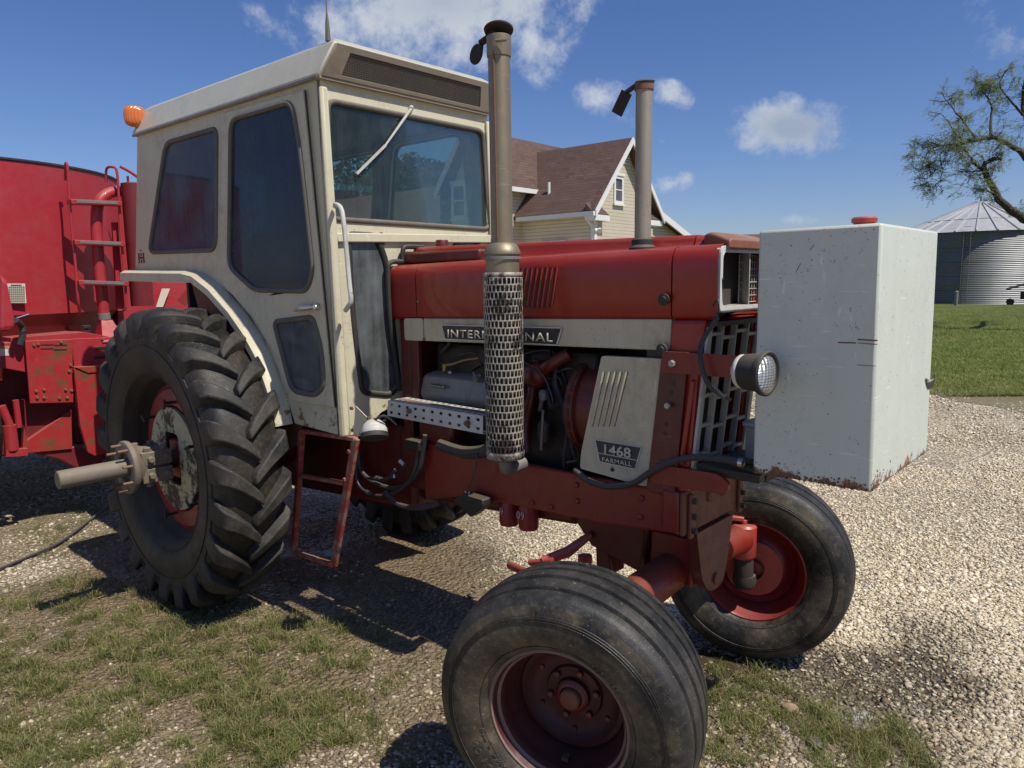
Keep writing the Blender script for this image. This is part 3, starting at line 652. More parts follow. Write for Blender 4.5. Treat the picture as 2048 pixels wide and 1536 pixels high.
# rail at the upper front (bracket carrying the tank)
tk=MB()
tk.plate(rpoly([V((2.74,-.246,1.045)),V((3.04,-.246,1.055)),V((3.06,-.246,1.09)),V((3.02,-.246,1.125)),V((2.74,-.246,1.12))],.03),[],(0,.02,0)).plate(rpoly([V((2.74,.246,1.045)),V((3.04,.246,1.055)),V((3.06,.246,1.09)),V((3.02,.246,1.125)),V((2.74,.246,1.12))],.03),[],(0,-.02,0))
tk.build('tank_bracket',M['rail'],T,bevel=.004)
tb2=MB()
tb2.box(2.88,3.155,-.16,.16,1.10,1.125).box(2.92,3.157,-.225,-.18,1.11,1.14)
tb2.tube([(3.04,-.20,1.155),(3.155,-.22,1.15)],.010,8).tube([(3.0,-.19,1.17),(3.155,-.20,1.175)],.012,8)
tb2.build('tank_mount_beam',M['dark'],T,bevel=.003)
MB().box(2.99,3.155,.02,.20,1.12,1.25).box(2.98,3.157,.01,.21,1.25,1.27).build('mount_box',M['offwhite'],T,bevel=.006)
# -------- white front tank
tank=MB().hexa([(3.160,-.29,1.163),(3.528,-.29,1.163),(3.528,.365,1.163),(3.160,.365,1.163),(3.155,-.29,1.952),(3.520,-.29,1.955),(3.520,.355,1.955),(3.155,.355,1.952)]).build('front_tank',M['tankwhite'],T,smooth=30,bevel=.009)
cp=Z(1732,448,1.957); MB().lathe([(.030,-.01),(.030,.010),(.036,.010),(.037,.022),(.032,.027),(.001,.029)],(min(3.47,Y(1729,440,-.17).x),-.17,1.955),(0,0,1),28).build('filler_cap',M['redsun'],tank)
MB().lathe([(.016,0),(.016,.012),(.001,.014)],(3.40,.12,1.955),(0,0,1),16).build('vent_plug',M['wallgrime'],tank)
sc_=MB()
def tx(u,v): return Y(u,v,-.2905)
for a,b,w in [((1676,685),(1712,686),.0035),((1715,679),(1755,681),.004),((1716,686),(1755,689),.002),((1714,730),(1752,732),.0015),((1592,545),(1601,527),.0012),((1620,500),(1628,490),.0012)]: sc_.bar(tx(*a),tx(*b),w,.002,(0,1,0))
sc_.build('scratch',M['rusty'],tank,smooth=0)
rs=MB()
random.seed(3)
for i in range(150):
    u=random.uniform(0,1); a=V((3.165+u*.36,-.2912,1.166+random.expovariate(1/.008))); s=random.uniform(.0015,.0055)
    rs.lathe([(s,0),(s*.6,.0008)],a,(0,-1,0),6)
for i in range(150):
    a=V((3.5275,-.285+random.expovariate(1/.05),1.168+random.expovariate(1/.014))); s=random.uniform(.0015,.006)
    if a.y<.3: rs.lathe([(s,0),(s*.6,.0008)],a,(1,0,0),6)
for i in range(70):
    a=V((3.165+random.random()*.355,-.2908,1.17+random.random()*.77)); rs.lathe([(random.uniform(.0008,.0024),0),(.0004,.0006)],a,(0,-1,0),5)
for i in range(50):
    a=V((3.529,-.28+random.random()*.62,1.18+random.random()*.75)); a.x=3.5282-(a.z-1.163)*.0101; rs.lathe([(random.uniform(.0008,.0024),0),(.0004,.0008)],a,(1,0,0),5)
tag(rs.build('rust_spot',M['rusty'],tank,smooth=0),None,None,None,'stuff')
# worn black sticker on the tank's front
def tf(u,v): return X(u,v,3.5275)
sk=MB().plate([tf(1851,756),tf(1853,770),tf(1856,778),tf(1866,776),tf(1869,758),tf(1869,744),tf(1860,762)],[],(.001,0,0)).build('sticker',M['decalblack'],tank,smooth=0)
a=tf(1853.5,767); text('sticker_lettering','Bridgeport',a+V((.001,0,0)),(0,1,0),(0,0,1),.085,.012,M['decalwhite'],sk,.0008)
# -------- engine bay
eng=MB().box(1.40,2.40,-.11,.14,.90,1.50).build('engine_block',M['dark'],T,bevel=.02)
MB().box(1.30,2.70,.10,.18,.95,1.62).build('far_side_shield',M['dark'],T,smooth=0)
MB().box(1.24,1.31,-.20,.2,1.0,1.62).bar((1.36,-.20,1.0),(1.36,-.20,1.60),.06,.03,(0,1,0)).build('firewall',M['redgrime'],T,bevel=.006)
MB().box(1.30,1.62,-.215,-.05,1.0,1.22).hexa([(1.22,-.215,.75),(1.7,-.2,.75),(1.7,.2,.75),(1.22,.2,.75),(1.22,-.215,1.06),(1.62,-.2,1.06),(1.62,.2,1.06),(1.22,.215,1.06)]).build('bell_housing',M['redgrime'],T,bevel=.02)
v0=Y(843,750,-.17); 
vx0=Y(843,760,-.19).x; vx1=Y(975,800,-.19).x+.12
vz0,vz1=Y(850,800,-.19).z,Y(850,745,-.16).z
def vsec(x,k=1): 
    L=[(-.20,vz0),(-.215,vz0+.03),(-.21,vz0+.055),(-.19,vz1-.012),(-.17,vz1),(-.10,vz1+.012),(-.06,vz0+.03),(-.06,vz0)]
    cy,cz=-.13,(vz0+vz1)/2; return [V((x,cy+(a-cy)*k,cz+(b-cz)*k)) for a,b in L]
vc=MB().loft([vsec(vx0,.82),vsec(vx0+.02,.98),vsec(vx0+.04),vsec(vx1-.04),vsec(vx1,.9)]).build('valve_cover',M['valve'],T,smooth=40,bevel=.004)
MB().box(vx0+.01,vx1,-.222,-.05,vz0-.012,vz0).build('cover_gasket_rail',M['wallgrime'],vc)
a=Y(863,773,-.212); b=Y(891,775,-.212)
bd=MB().box(a.x,b.x,-.2175,-.2135,a.z-.002,a.z+.016).build('badge',M['decalblack'],vc,smooth=0)
text('badge_lettering','International',V((a.x+.003,-.2178,a.z+.002)),(1,0,0),(0,0,1),(b.x-a.x)-.006,.010,M['decalwhite'],bd,.0006)
text('badge_lettering','DIESEL',V((b.x+.006,-.2145,a.z+.002)),(1,0,0),(0,0,1),.034,.009,M['ink'],bd,.0006)
MB().lathe([(.020,0),(.020,.004),(.008,.006),(.008,.02)],Y(953,757,-.20),(-.2,-.8,.5),20).tube([Y(953,757,-.21),Y(946,744,-.225)],.006,8).build('dipstick_flange',M['wallgrime'],vc)
MB().tube([Y(889,742,-.16),Y(889,728,-.16)],.010,8).tube(smooth_path([Y(889,730,-.16),Y(905,728,-.16),Y(930,720,-.13),Y(965,715,-.10)]),.006,8).lathe([(.013,0),(.013,.018)],Y(889,736,-.16),(0,0,1),6).build('fuel_line',M['brass'],T)
# fuel pump clutter, hoses, injector lines
ej=MB(); random.seed(11)
for i in range(14):
    x=random.uniform(1.45,2.3); z=random.uniform(1.35,1.52); y=random.uniform(-.16,-.1)
    p=[V((x,y,z))]
    for k in range(4): p.append(p[-1]+V((random.uniform(-.02,.11),random.uniform(-.03,.03),random.uniform(-.06,.05))))
    ej.tube(smooth_path(p,4),random.choice([.004,.006,.009]),6)
ej.build('injector_line',M['hose'],T)
ej=MB(); 
for i in range(10):
    x=random.uniform(2.0,2.38); z=random.uniform(1.1,1.5)
    p=[V((x,-.13,z))]
    for k in range(4): p.append(p[-1]+V((random.uniform(-.06,.06),random.uniform(-.035,.02),random.uniform(-.13,.02))))
    ej.tube(smooth_path(p,4),random.choice([.005,.008,.012]),6)
for c in [(2.15,-.16,1.1),(2.05,-.15,1.25),(1.85,-.14,1.08),(2.28,-.15,1.2)]: ej.lathe([(.02,0),(.03,.02),(.03,.08),(.015,.1)],c,(0,0,1),12)
ej.build('engine_hose',M['hose'],T)
MB().tube(smooth_path([Y(1075,720,-.15),Y(1062,790,-.17),Y(1050,850,-.18),Y(1052,905,-.2)]),.022,12).build('water_pipe',M['redgrime'],T)
MB().tube(smooth_path([Y(1080,820,-.15),Y(1086,790,-.19)]),.010,8).lathe([(.014,0),(.018,.01),(.018,.035),(.008,.045)],Y(1086,800,-.19),(0,0,1),12).tube([Y(1086,820,-.19),Y(1082,900,-.19)],.006,6).build('sensor',M['wallgrime'],T)
MB().tube(smooth_path([Y(1040,720,-.2),Y(1085,750,-.21),Y(1105,800,-.21),Y(1098,815,-.2)]),.0035,6).build('wire',M['hose'],T)
MB().lathe([(.03,-.05),(.055,-.045),(.06,-.01),(.06,.02),(.04,.045),(.03,.05)],(2.12,-.16,1.40),(1,0,.1),24).tube(smooth_path([(2.12,-.16,1.40),(2.2,-.17,1.45),(2.28,-.14,1.5)],4),.028,14).build('alternator',M['redgrime'],T,smooth=40,bevel=.003)
MB().lathe([(.04,0),(.045,.01),(.045,.13),(.03,.15)],(1.98,-.16,1.06),(0,0,1),24).build('fuel_filter',M['redgrime'],T,smooth=40)
bt_=MB()
for k in range(7): bt_.bolt((1.47+k*.085,-.223,vz0-.006),(0,-1,0),.009,.008)
for k in range(3): bt_.bolt((1.55+k*.2,-.15,vz1+.008),(0,0,1),.012,.012)
bt_.build('cover_bolt',M['bolt'],vc)
MB().tube(smooth_path([(1.5,-.18,1.16),(1.62,-.2,1.12),(1.78,-.19,1.14),(1.95,-.18,1.18)],4),.016,10).tube(smooth_path([(1.9,-.17,1.5),(2.02,-.19,1.42),(2.04,-.19,1.3),(2.0,-.18,1.2)],4),.018,10).build('radiator_hose',M['hose'],T)
# fan shroud
fs=MB().lathe([(.205,.0),(.205,.30)],(2.34,-.0,1.265),(1,0,0),40).lathe([(.205,-.025),(.222,-.02),(.222,.02),(.205,.025)],(2.33,0,1.265),(1,0,0),40,False).build('fan_shroud',M['redgrime'],T,smooth=40)
fk=MB()
for i in range(26):
    a=math.pi*2*i/26; c=V((2.33,math.cos(a)*.2225,1.265+math.sin(a)*.2225)); n=V((0,math.cos(a),math.sin(a))); t=V((0,-math.sin(a),math.cos(a)))
    fk.bar(c-t*.018,c+t*.018,.014,.003,n)
fk.build('shroud_slot',M['dark'],fs,smooth=0)
# oil filters
for u,lab in ((1018,'9'),(1057,'09')):
    p=Y(u,1000,-.165); zz=Y(u,1048 if u<1030 else 1057,-.165).z
    f=MB().lathe([(.042,0),(.046,.012),(.046,.15),(.04,.16)],(p.x,-.165,zz),(0,0,1),32).build('oil_filter',M['rimred'],T,smooth=40)
    text('painted_digit',lab,V((p.x-.014*len(lab),-.2135,zz+.055)),(1,0,0),(0,0,1),.022*len(lab),.036,M['offwhite'],f,.0012,1.1,-.006)
# gearbox, pan, rear housing and axle
gb=MB()
gb.hexa([(-.35,-.19,.50),(1.3,-.19,.62),(1.3,.19,.62),(-.35,.19,.50),(-.35,-.2,1.08),(1.3,-.2,1.06),(1.3,.2,1.06),(-.35,.2,1.08)])
gb.hexa([(1.25,-.13,.66),(2.3,-.12,.74),(2.3,.12,.74),(1.25,.13,.66),(1.25,-.15,.95),(2.3,-.15,.95),(2.3,.15,.95),(1.25,.15,.95)])
gb.build('gearbox',M['redgrime'],T,bevel=.03)
MB().lathe([(.15,-.52),(.13,-.45),(.13,-.25),(.19,-.18),(.19,.18),(.13,.25),(.13,.45),(.15,.52)],(0,0,.836),(0,1,0),32).build('rear_axle_housing',M['redgrime'],T)
pn_=MB().hexa([V((2.05,-.15,.78)),V((2.50,-.15,.86)),V((2.50,.15,.86)),V((2.05,.15,.78)),V((2.0,-.17,.93)),V((2.6,-.17,.95)),V((2.6,.17,.95)),V((2.0,.17,.93))])
pn_.hexa([(2.36,-.10,.66),(2.62,-.10,.60),(2.62,.10,.60),(2.36,.10,.66),(2.18,-.12,.88),(2.66,-.12,.88),(2.66,.12,.88),(2.18,.12,.88)])
pn_.build('oil_pan',M['redgrime'],T,bevel=.015)
# hydraulic hoses under the cab
hh=MB()
for k,(P,r) in enumerate([([(716,893),(722,940),(755,968),(800,975),(835,945),(845,905),(850,870)],.012),([(712,900),(716,965),(750,990),(790,985),(820,960),(832,930),(838,890)],.010),([(770,985),(800,1010),(840,1015),(880,1005)],.014),([(880,890),(930,905),(975,900),(985,880)],.03),([(955,905),(948,950),(938,975),(935,990)],.004),([(790,940),(770,960),(735,955)],.009)]):
    yy=-.26 if k!=3 else -.24
    hh.tube(smooth_path([Y(u,v,yy-.01*k) for u,v in P],5),r,8)
hh.build('hydraulic_hose',M['hose'],T)
hb=MB()
for (u,v),(u2,v2) in [((752,955),(763,958)),((786,948),(788,956)),((800,922),(808,930)),((733,983),(742,987)),((931,982),(932,991)),((937,982),(938,991))]:
    hb.tube([Y(u,v,-.275),Y(u2,v2,-.275)],.011 if u<900 else .004,8)
hb.build('hose_ferrule',M['chrome'],T)
MB().box(1.35,1.46,-.29,-.20,.98,1.03).build('hose_clamp_block',M['dark'],T,bevel=.005)
MB().plate([Y(u,v,-.30) for u,v in [(905,1000),(925,988),(965,1000),(967,1015),(940,1035)]],[],(0,.06,0)).build('battery_box_corner',M['dark'],T,bevel=.006)
# -------- muffler, guard and stack
MX,MY=2.118,-.372
def my(u,v): return Y(u,v,MY)
zt1=my(997,62).z; zd=my(1004,488).z; zg1=my(1003,545).z; zg0=my(1002,912).z; zc0=my(1003,507).z
MB().lathe([(.055,zg0-.01),(.066,zg0+.02),(.066,zg1+.0)],(MX,MY,0),(0,0,1),40).build('muffler_body',M['soot'],T,smooth=40)
mf=MB().lathe([(.068,zg1-.01),(.068,zc0-.005),(.074,zc0-.004),(.074,zc0+.002),(.071,zc0+.012),(.06,zc0+.035),(.046,zd+.004),(.046,zd+.02)],(MX,MY,0),(0,0,1),48).build('muffler',M['exh'],T,smooth=40)
MB().lathe([(.044,zd),(.0435,zt1-.08)],(MX,MY,0),(0,0,1),40).build('exhaust_stack',M['exh'],mf,smooth=60)
tp=my(995,75).z
MB().lathe([(.047,tp-.075),(.048,tp-.07),(.048,tp),(.045,tp+.003)],(MX,MY,0),(0,0,1),40).tube([(MX+.03,MY-.05,tp-.03),(MX+.07,MY-.03,tp-.032)],.006,8).build('stack_clamp',M['exh'],mf)
MB().tube([(MX+.012,MY-.0435,tp-.06),(MX+.016,MY-.0435,zd+.02)],.004,6).build('rust_seam',M['rusty'],mf)
rcap=MB(); n=V((-.20,.22,.95)).normalized(); c=V((MX+.0,MY+.0,tp+.024))
rcap.lathe([(.056,-.002),(.058,.004),(.05,.010),(.001,.014)],c,n,32)
hp=V((MX-.055,MY-.01,tp+.0)); rcap.bar(hp+V((-.03,0,-.005)),hp+V((.05,.0,.018)),.03,.012)
rcap.lathe([(.038,-.005),(.040,0),(.038,.005)],hp+V((-.040,-.02,-.05)),(-.15,-.95,.1),28)
rcap.bar(hp+V((-.03,0,0)),hp+V((-.04,0,-.05)),.02,.01); rcap.build('rain_cap',M['soot'],mf,smooth=40)
gR=.079
def gf(u,v): a=u; return V((MX+gR*math.cos(a),MY+gR*math.sin(a),v))
nu=30; nv=20
MB().perf(gf,R_(-190),R_(28),zg0+.03,zg1-.02,17,25,.70,.80).perf(gf,R_(-190),R_(60),zg0,zg0+.03,40,1,0,0,False,8,lambda i,j:True).perf(gf,R_(-190),R_(60),zg1-.02,zg1,40,1,0,0,False,8,lambda i,j:True).perf(gf,R_(28),R_(60),zg0+.03,zg1-.02,6,1,0,0,False,8,lambda i,j:True).build('heat_guard',paint('heat_guard_grimed',(.35,.32,.26),.5,(.035,.027,.02),1.0,1.0,.3,.7,scale=.8,rustcol=(.035,.028,.022)),mf,smooth=60,recalc=False,solid=.0025,merge=.0005)
MB().lathe([(.0745,-.006),(.0755,-.005),(.0755,.005),(.0745,.006)],(MX,MY,zc0-.02),(0,0,1),40,False).bolt((MX+.079*math.cos(-1.3),MY+.08*math.sin(-1.3),zg1-.03),(.3,-1,0),.006,.01).bolt((MX+.08,MY+.01,zg1-.05),(1,0,0),.006,.012).build('guard_band',M['wallgrime'],mf)
MB().tube(smooth_path([(MX,MY,zg0),(MX,MY,zg0-.035),(MX-.01,MY+.03,zg0-.055),(MX-.01,MY+.12,zg0-.05)],4),.030,16).build('exhaust_elbow',M['wallgrime'],mf,smooth=60)
# crossover guard
gy=-.40
c0=[Y(776,801,gy),Y(966,832,gy),Y(966,868,gy),Y(775,831,gy)]
def guard(nm,A,B,C_,D_,nu,nv,hw,hh,mat,st=False):
    fn=lambda a,b:(A*(1-a)+B*a)*(1-b)+(D_*(1-a)+C_*a)*b
    return MB().perf(fn,0,1,0,1,nu,nv,hw,hh,st).build(nm,mat,cg,smooth=0,recalc=False,solid=.002,merge=.0003)
cg=thing('exhaust_guard',(0,0,0),None,None); attach(cg,T); cg.location=(0,0,0)
OFF[cg.name]=(0,0,0)
A,B,C1,D1=c0
guard('guard_face',D1,C1,B,A,11,2,.34,.34,M['offwhite'])
bk=V((0,.11,0)); 
guard('guard_top',A,B,B+bk*1.0,A+bk*1.1,16,4,.5,.5,M['offwhite'],True)
guard('guard_bottom',D1,C1,C1+bk+V((0,0,-.02)),D1+bk+V((0,0,-.02)),26,4,.72,.62,M['offwhite'],True)
bb=MB(); bb.bolt(Y(820,822,gy-.002),(0,-1,0),.012,.016).bolt(Y(937,846,gy-.002),(0,-1,0),.013,.02); bb.build('guard_bolt',M['rusty'],cg)
MB().tube([A+V((.02,.06,-.03)),B+V((0,.06,-.03))],.035,14).build('crossover_pipe',M['rusty'],cg)
# -------- intake stack
IX,IY=2.54,-.11
p0=PL(1289,168,(0,IY,0),(0,1,0)); IX=PL(1286,400,(0,IY,0),(0,1,0)).x
it1=p0.z; ib=zt_=1.90
ik=MB().lathe([(.031,ib),(.031,it1),(.029,it1+.001)],(IX,IY,0),(0,0,1),32).build('intake_stack',M['intake'],T,smooth=50)
MB().lathe([(.036,it1-.022),(.036,it1+.003)],(IX,IY,0),(0,0,1),32).build('stack_collar',M['rusty'],ik)
fc=MB(); n=V((.05,-.12,1)).normalized()
fc.lathe([(.036,0),(.037,.005),(.030,.010),(.001,.013)],(IX+.003,IY,it1+.004),n,28)
fc.bar((IX-.03,IY,it1+.004),(IX-.075,IY-.01,it1-.02),.03,.008,(0,0,1)).bar((IX-.07,IY-.01,it1-.018),(IX-.115,IY-.012,it1-.092),.05,.006,(0,1,0)); fc.build('rain_flap',M['soot'],ik)
MB().lathe([(.052,1.90),(.052,1.925),(.042,1.935),(.042,1.955),(.037,1.96)],(IX,IY,0),(0,0,1),32).build('stack_base_ring',M['black'],ik,smooth=40)
# -------- cab corner lamp
lc=Y(749,868,-.60)
sh=MB().lathe([(.058,-.004),(.060,.0),(.058,.020),(.049,.044),(.030,.062),(.001,.068)],lc,(-.35,.25,.9),32).build('work_lamp',M['offwhite'],T,smooth=50)
MB().lathe([(.060,-.020),(.062,-.018),(.062,.002),(.057,.004)],lc,(-.35,.25,.9),32).build('lamp_rim',M['black'],sh)
MB().plate([Y(u,v,-.568) for u,v in [(711,812),(737,838),(722,872),(706,872)]],[],(0,.004,0)).build('lamp_bracket_plate',M['cream'],sh,smooth=0)
MB().tube(smooth_path([Y(740,842,-.59),Y(752,838,-.6),Y(770,832,-.58),Y(792,850,-.5)]),.005,6).tube([Y(737,836,-.57),Y(744,848,-.59)],.010,8).build('lamp_wire',M['hose'],sh)
# -------- boarding ladder
la=MB()
def ly(u,v): return Y(u,v,-.53)
la.bar(ly(712,876),ly(668,1130),.045,.020,(0,1,0)).bar(ly(604,862),ly(588,1104),.028,.03,(0,1,0)).bar(ly(588,1104),ly(668,1130),.03,.02,(0,0,1)).bar(ly(598,950),ly(690,967),.03,.018,(0,0,1))
la.bar(ly(604,862),ly(712,878),.03,.02,(0,0,1))
lad=la.build('boarding_ladder',M['ladderred'],T,smooth=0,bevel=.004)
lb=MB(); lb.bolt(ly(703,902)+V((0,-.012,0)),(0,-1,0),.011,.01).bolt(ly(694,958)+V((0,-.012,0)),(0,-1,0),.011,.01); lb.build('ladder_bolt',M['rusty'],lad)
# front axle, steering
fa=MB()
fa.tube([(2.74,-.60,.60),(2.74,-.05,.645)],.076,24).tube([(2.74,.10,.635),(2.74,.56,.60)],[.062,.066],20)
fa.hexa([(2.65,-.09,.60),(2.84,-.09,.60),(2.84,.14,.60),(2.65,.14,.60),(2.65,-.09,.80),(2.84,-.09,.80),(2.84,.14,.80),(2.65,.14,.80)])
ao=fa.build('front_axle',M['rail'],T,smooth=50,bevel=.01)
MB().plate(rpoly([V((2.90,-.17,.86)),V((2.90,.13,.86)),V((2.90,.085,.66)),V((2.90,.05,.59)),V((2.90,-.06,.59)),V((2.90,-.12,.66))],[.01,.01,.05,.05,.05,.05]),[],(-.04,0,0)).plate(rpoly([V((2.60,-.11,.855)),V((2.60,.13,.855)),V((2.60,.06,.545)),V((2.60,-.03,.545))],.03),[],(.04,0,0)).build('pivot_bracket',M['redgrime'],ao,smooth=0,bevel=.008)
MB().lathe([(.022,0),(.022,.008),(.001,.010)],(2.90,-.01,.635),(1,0,0),20).build('pivot_pin',M['browngrime'],ao)
for s in (-1,1):
    kn=MB().lathe([(.052,-.10),(.060,-.09),(.060,.05),(.05,.06)],(2.745,s*.575,.61),(0,.0,1),24).build('axle_knuckle',M['redsun'],ao,smooth=40)
    MB().lathe([(.041,0),(.043,.01),(.043,.16),(.036,.19)],(2.75,s*.585,.36),(0,s*-.05,1),24).lathe([(.05,0),(.055,.02),(.05,.05)],(2.75,s*.59,.37),(0,0,1),20).build('spindle',M['soot'],kn,smooth=40)
    MB().bolt((2.745,s*.575,.67),(0,0,1),.018,.02).bar((2.745,s*.575,.695),(2.60,s*.50,.70),.05,.02).build('steering_arm',M['redsun'],kn,bevel=.004)
# tie rods
MB().tube(smooth_path([(2.60,-.50,.69),(2.30,-.42,.62),(2.05,-.28,.55)],4),.018,10).tube([Y(1085,1122,-.30),Y(1135,1104,-.22),Y(1180,1070,-.12)],[.02,.024,.016],12).tube([Y(1060,1125,-.30),Y(1105,1122,-.30)],.014,10).lathe([(.03,0),(.03,.03)],Y(1170,1125,-.22),(0,0,1),16).build('drag_link',M['redsun'],ao,smooth=50)
MB().hexa([Y(1190,1085,-.08),Y(1215,1085,-.08),Y(1225,1150,-.08),Y(1192,1150,-.08)]+[p+V((0,.1,0)) for p in [Y(1190,1085,-.08),Y(1215,1085,-.08),Y(1225,1150,-.08),Y(1192,1150,-.08)]]).build('axle_stay',M['redgrime'],ao,bevel=.01)
# ================================================================== wheels
def frame_mb(mb,c,rot):
    mb.v=[tuple(V(c)+rot@V(p)) for p in mb.v]; return mb
def lugs(R,sgn,n=23):
    mb=MB()
    # t, r_base, t_top, r_top, angle offset, half width
    st=[(-.030,.812,-.024,.862,-.055,.020),(.015,.815,.015,.867,-.015,.026),(.065,.812,.065,.867,.030,.029),(.115,.806,.115,.865,.070,.033),(.165,.795,.168,.860,.105,.037),(.21,.775,.220,.850,.135,.041),(.232,.745,.252,.822,.155,.044),(.236,.70,.256,.765,.165,.044),(.236,.67,.246,.705,.170,.040)]
    for side_ in (1,-1):
        for k in range(n):
            a0=2*math.pi*(k+(.5 if side_<0 else 0))/n
            secs=[]
            for (t,rb_,tt,rt_,da,w) in st:
                a=a0+da+random.uniform(-.002,.002); q=[]
                for (r,tx_,ww) in ((rb_-.012,t*.765,w*1.55),(rt_-.013,tt*.775,w*1.16),(rt_-.013,tt*.775,-w*1.16),(rb_-.012,t*.765,-w*1.55)):
                    an=a+ww/r; q.append(V((r*math.cos(an),-side_*tx_,r*math.sin(an))))
                secs.append(q)
            mb.loft(secs)
    return mb
def rear_wheel(c,s,near):
    """s=-1 right side (outboard is -Y)"""
    root=thing('rear_wheel',(c[0],c[1],c[2]),None,None); attach(root,T); root.location=c; OFF[root.name]=tuple(c)
    root.matrix_parent_inverse=Matrix.Translation(-V(OFF[T.name]))
    if near: root['label']='big lugged rear wheel with a long axle stub sticking out through its hub'
    c=V(c); ax=V((0,s,0)); I=Matrix.Identity(3)
    prof=[(.500,-.17),(.507,-.175),(.52,-.188),(.56,-.204),(.62,-.213),(.68,-.215),(.735,-.208),(.775,-.183),(.795,-.13),(.805,-.05),(.805,.05),(.795,.13),(.775,.183),(.735,.208),(.68,.215),(.62,.213),(.56,.204),(.52,.188),(.507,.175),(.500,.17)]
    cT=c+V((0,s*.035,0)); prof=[(r,t*.86) for r,t in prof]
    ty=MB().lathe(prof,cT,ax,120,False).build('tyre',M['tyre'],root,smooth=50)
    lu=lugs(.864,s); 
    frame_mb(lu,cT,Matrix.Rotation(.07,3,'Y')).build('tread_lug',M['tread'],ty,smooth=40,bevel=.009)
    for r in (.700,.655): MB().lathe([(r+.004,.1838),(r+.002,.1885),(r-.002,.1885),(r-.004,.1842)],cT,ax,120,False).build('sidewall_bead',M['tyre'],ty)
    rim=MB().lathe([(.515,.178),(.512,.190),(.500,.192),(.492,.182),(.488,.165),(.470,.15),(.462,.11),(.455,.06),(.43,.03),(.43,-.05),(.455,-.08),(.47,-.15),(.49,-.17),(.512,-.19)],c,ax,96,False).build('rim',paint('rim_inner_dark',(.020,.016,.012),.75,(.075,.055,.04),.6,.15,.3,.4),root,smooth=50)
    if near:
        MB().lathe([(.43,.052),(.425,.066),(.405,.072),(.395,.082),(.31,.088),(.30,.080)],c,ax,72,False).build('rim_flange_ring',M['rimred'],rim,smooth=40)
        # cream disc with centre opening
        def dp(a,r,o): return c+V((math.cos(a)*r,s*o,math.sin(a)*r))
        outer=[dp(2*math.pi*i/64,.295,.104) for i in range(64)]
        hole=rpoly([c+V((-.085,s*.104,-.15)),c+V((.085,s*.104,-.15)),c+V((.085,s*.104,.15)),c+V((-.085,s*.104,.15))],.04)
        dk=MB().plate(outer,[hole],(0,-s*.02,0)).build('wheel_disc',M['disccream'],rim,smooth=30,bevel=.006)
        MB().lathe([(.38,.03),(.02,.03)],c,ax,48,False).build('disc_back',M['rimred'],rim,smooth=30)
        MB().box(c.x-.06,c.x+.06,c.y+s*.04 if s>0 else c.y-.098,c.y+.098 if s>0 else c.y-.04,c.z-.11,c.z+.11).build('hub_wedge',M['rimred'],rim,bevel=.012)
        tb=MB()
        for i in range(6):
            a=2*math.pi*(i+.35)/6; p=dp(a,.335,.09); q_=dp(a,.335,.15); t=V((-math.sin(a),0,math.cos(a)))
            tb.tube([p,q_],.009,8); tb.tube([q_-V((math.cos(a),0,math.sin(a)))*.035,q_+V((math.cos(a),0,math.sin(a)))*.02],.008,8)
        tb.build('rim_clamp',M['dark'],rim)
        hub=MB().lathe([(.052,.02),(.052,.17)],c,ax,32).build('axle_sleeve',M['dark'],root,smooth=40)
        # split clamp hub
        hm=MB().lathe([(.062,.15),(.080,.155),(.088,.20),(.102,.27),(.124,.325),(.142,.335),(.146,.345),(.146,.362),(.140,.366),(.085,.366),(.082,.34),(.05,.33)],c,ax,48,False)
        hm.box(c.x-.112,c.x+.112,c.y-.315,c.y-.155,c.z+.008,c.z+.085).box(c.x-.112,c.x+.112,c.y-.315,c.y-.155,c.z-.085,c.z-.008)
        hb_=hm.build('hub_clamp',M['hubiron'],root,smooth=40,bevel=.004)
        bl=MB()
        for y in (-.19,-.275):
            for x in (.085,-.085): bl.bolt(c+V((x,y,.085)),(0,0,1),.020,.024); bl.bolt(c+V((x,y,-.085)),(0,0,-1),.020,.024)
        for i in range(10):
            a=2*math.pi*i/10; pass
        for y in (-.19,-.27):
            for z in (.045,-.045): bl.bolt(c+V((.112,y,z)),(1,0,0),.019,.024)
        bl.build('clamp_bolt',M['hubiron'],hb_,bevel=.002)
        sd=MB()
        for i in range(8):
            a=2*math.pi*(i+.3)/8; sd.tube([dp(a,.122,.36),dp(a,.122,.415)],.008,10)
        sd.build('wheel_stud',M['rusty'],hb_)
        MB().lathe([(.050,.30),(.048,.31),(.0475,.685),(.043,.690),(.001,.690)],c,ax,32).build('axle_stub',M['hubiron'],root,smooth=40)
    else:
        MB().lathe([(.43,.05),(.40,.0),(.15,-.05),(.02,-.05)],c,ax,48,False).build('wheel_disc',M['rimred'],rim,smooth=40)
    return root
rear_wheel((0,-.765,.832),-1,True)
rear_wheel((0,.765,.832),1,False)
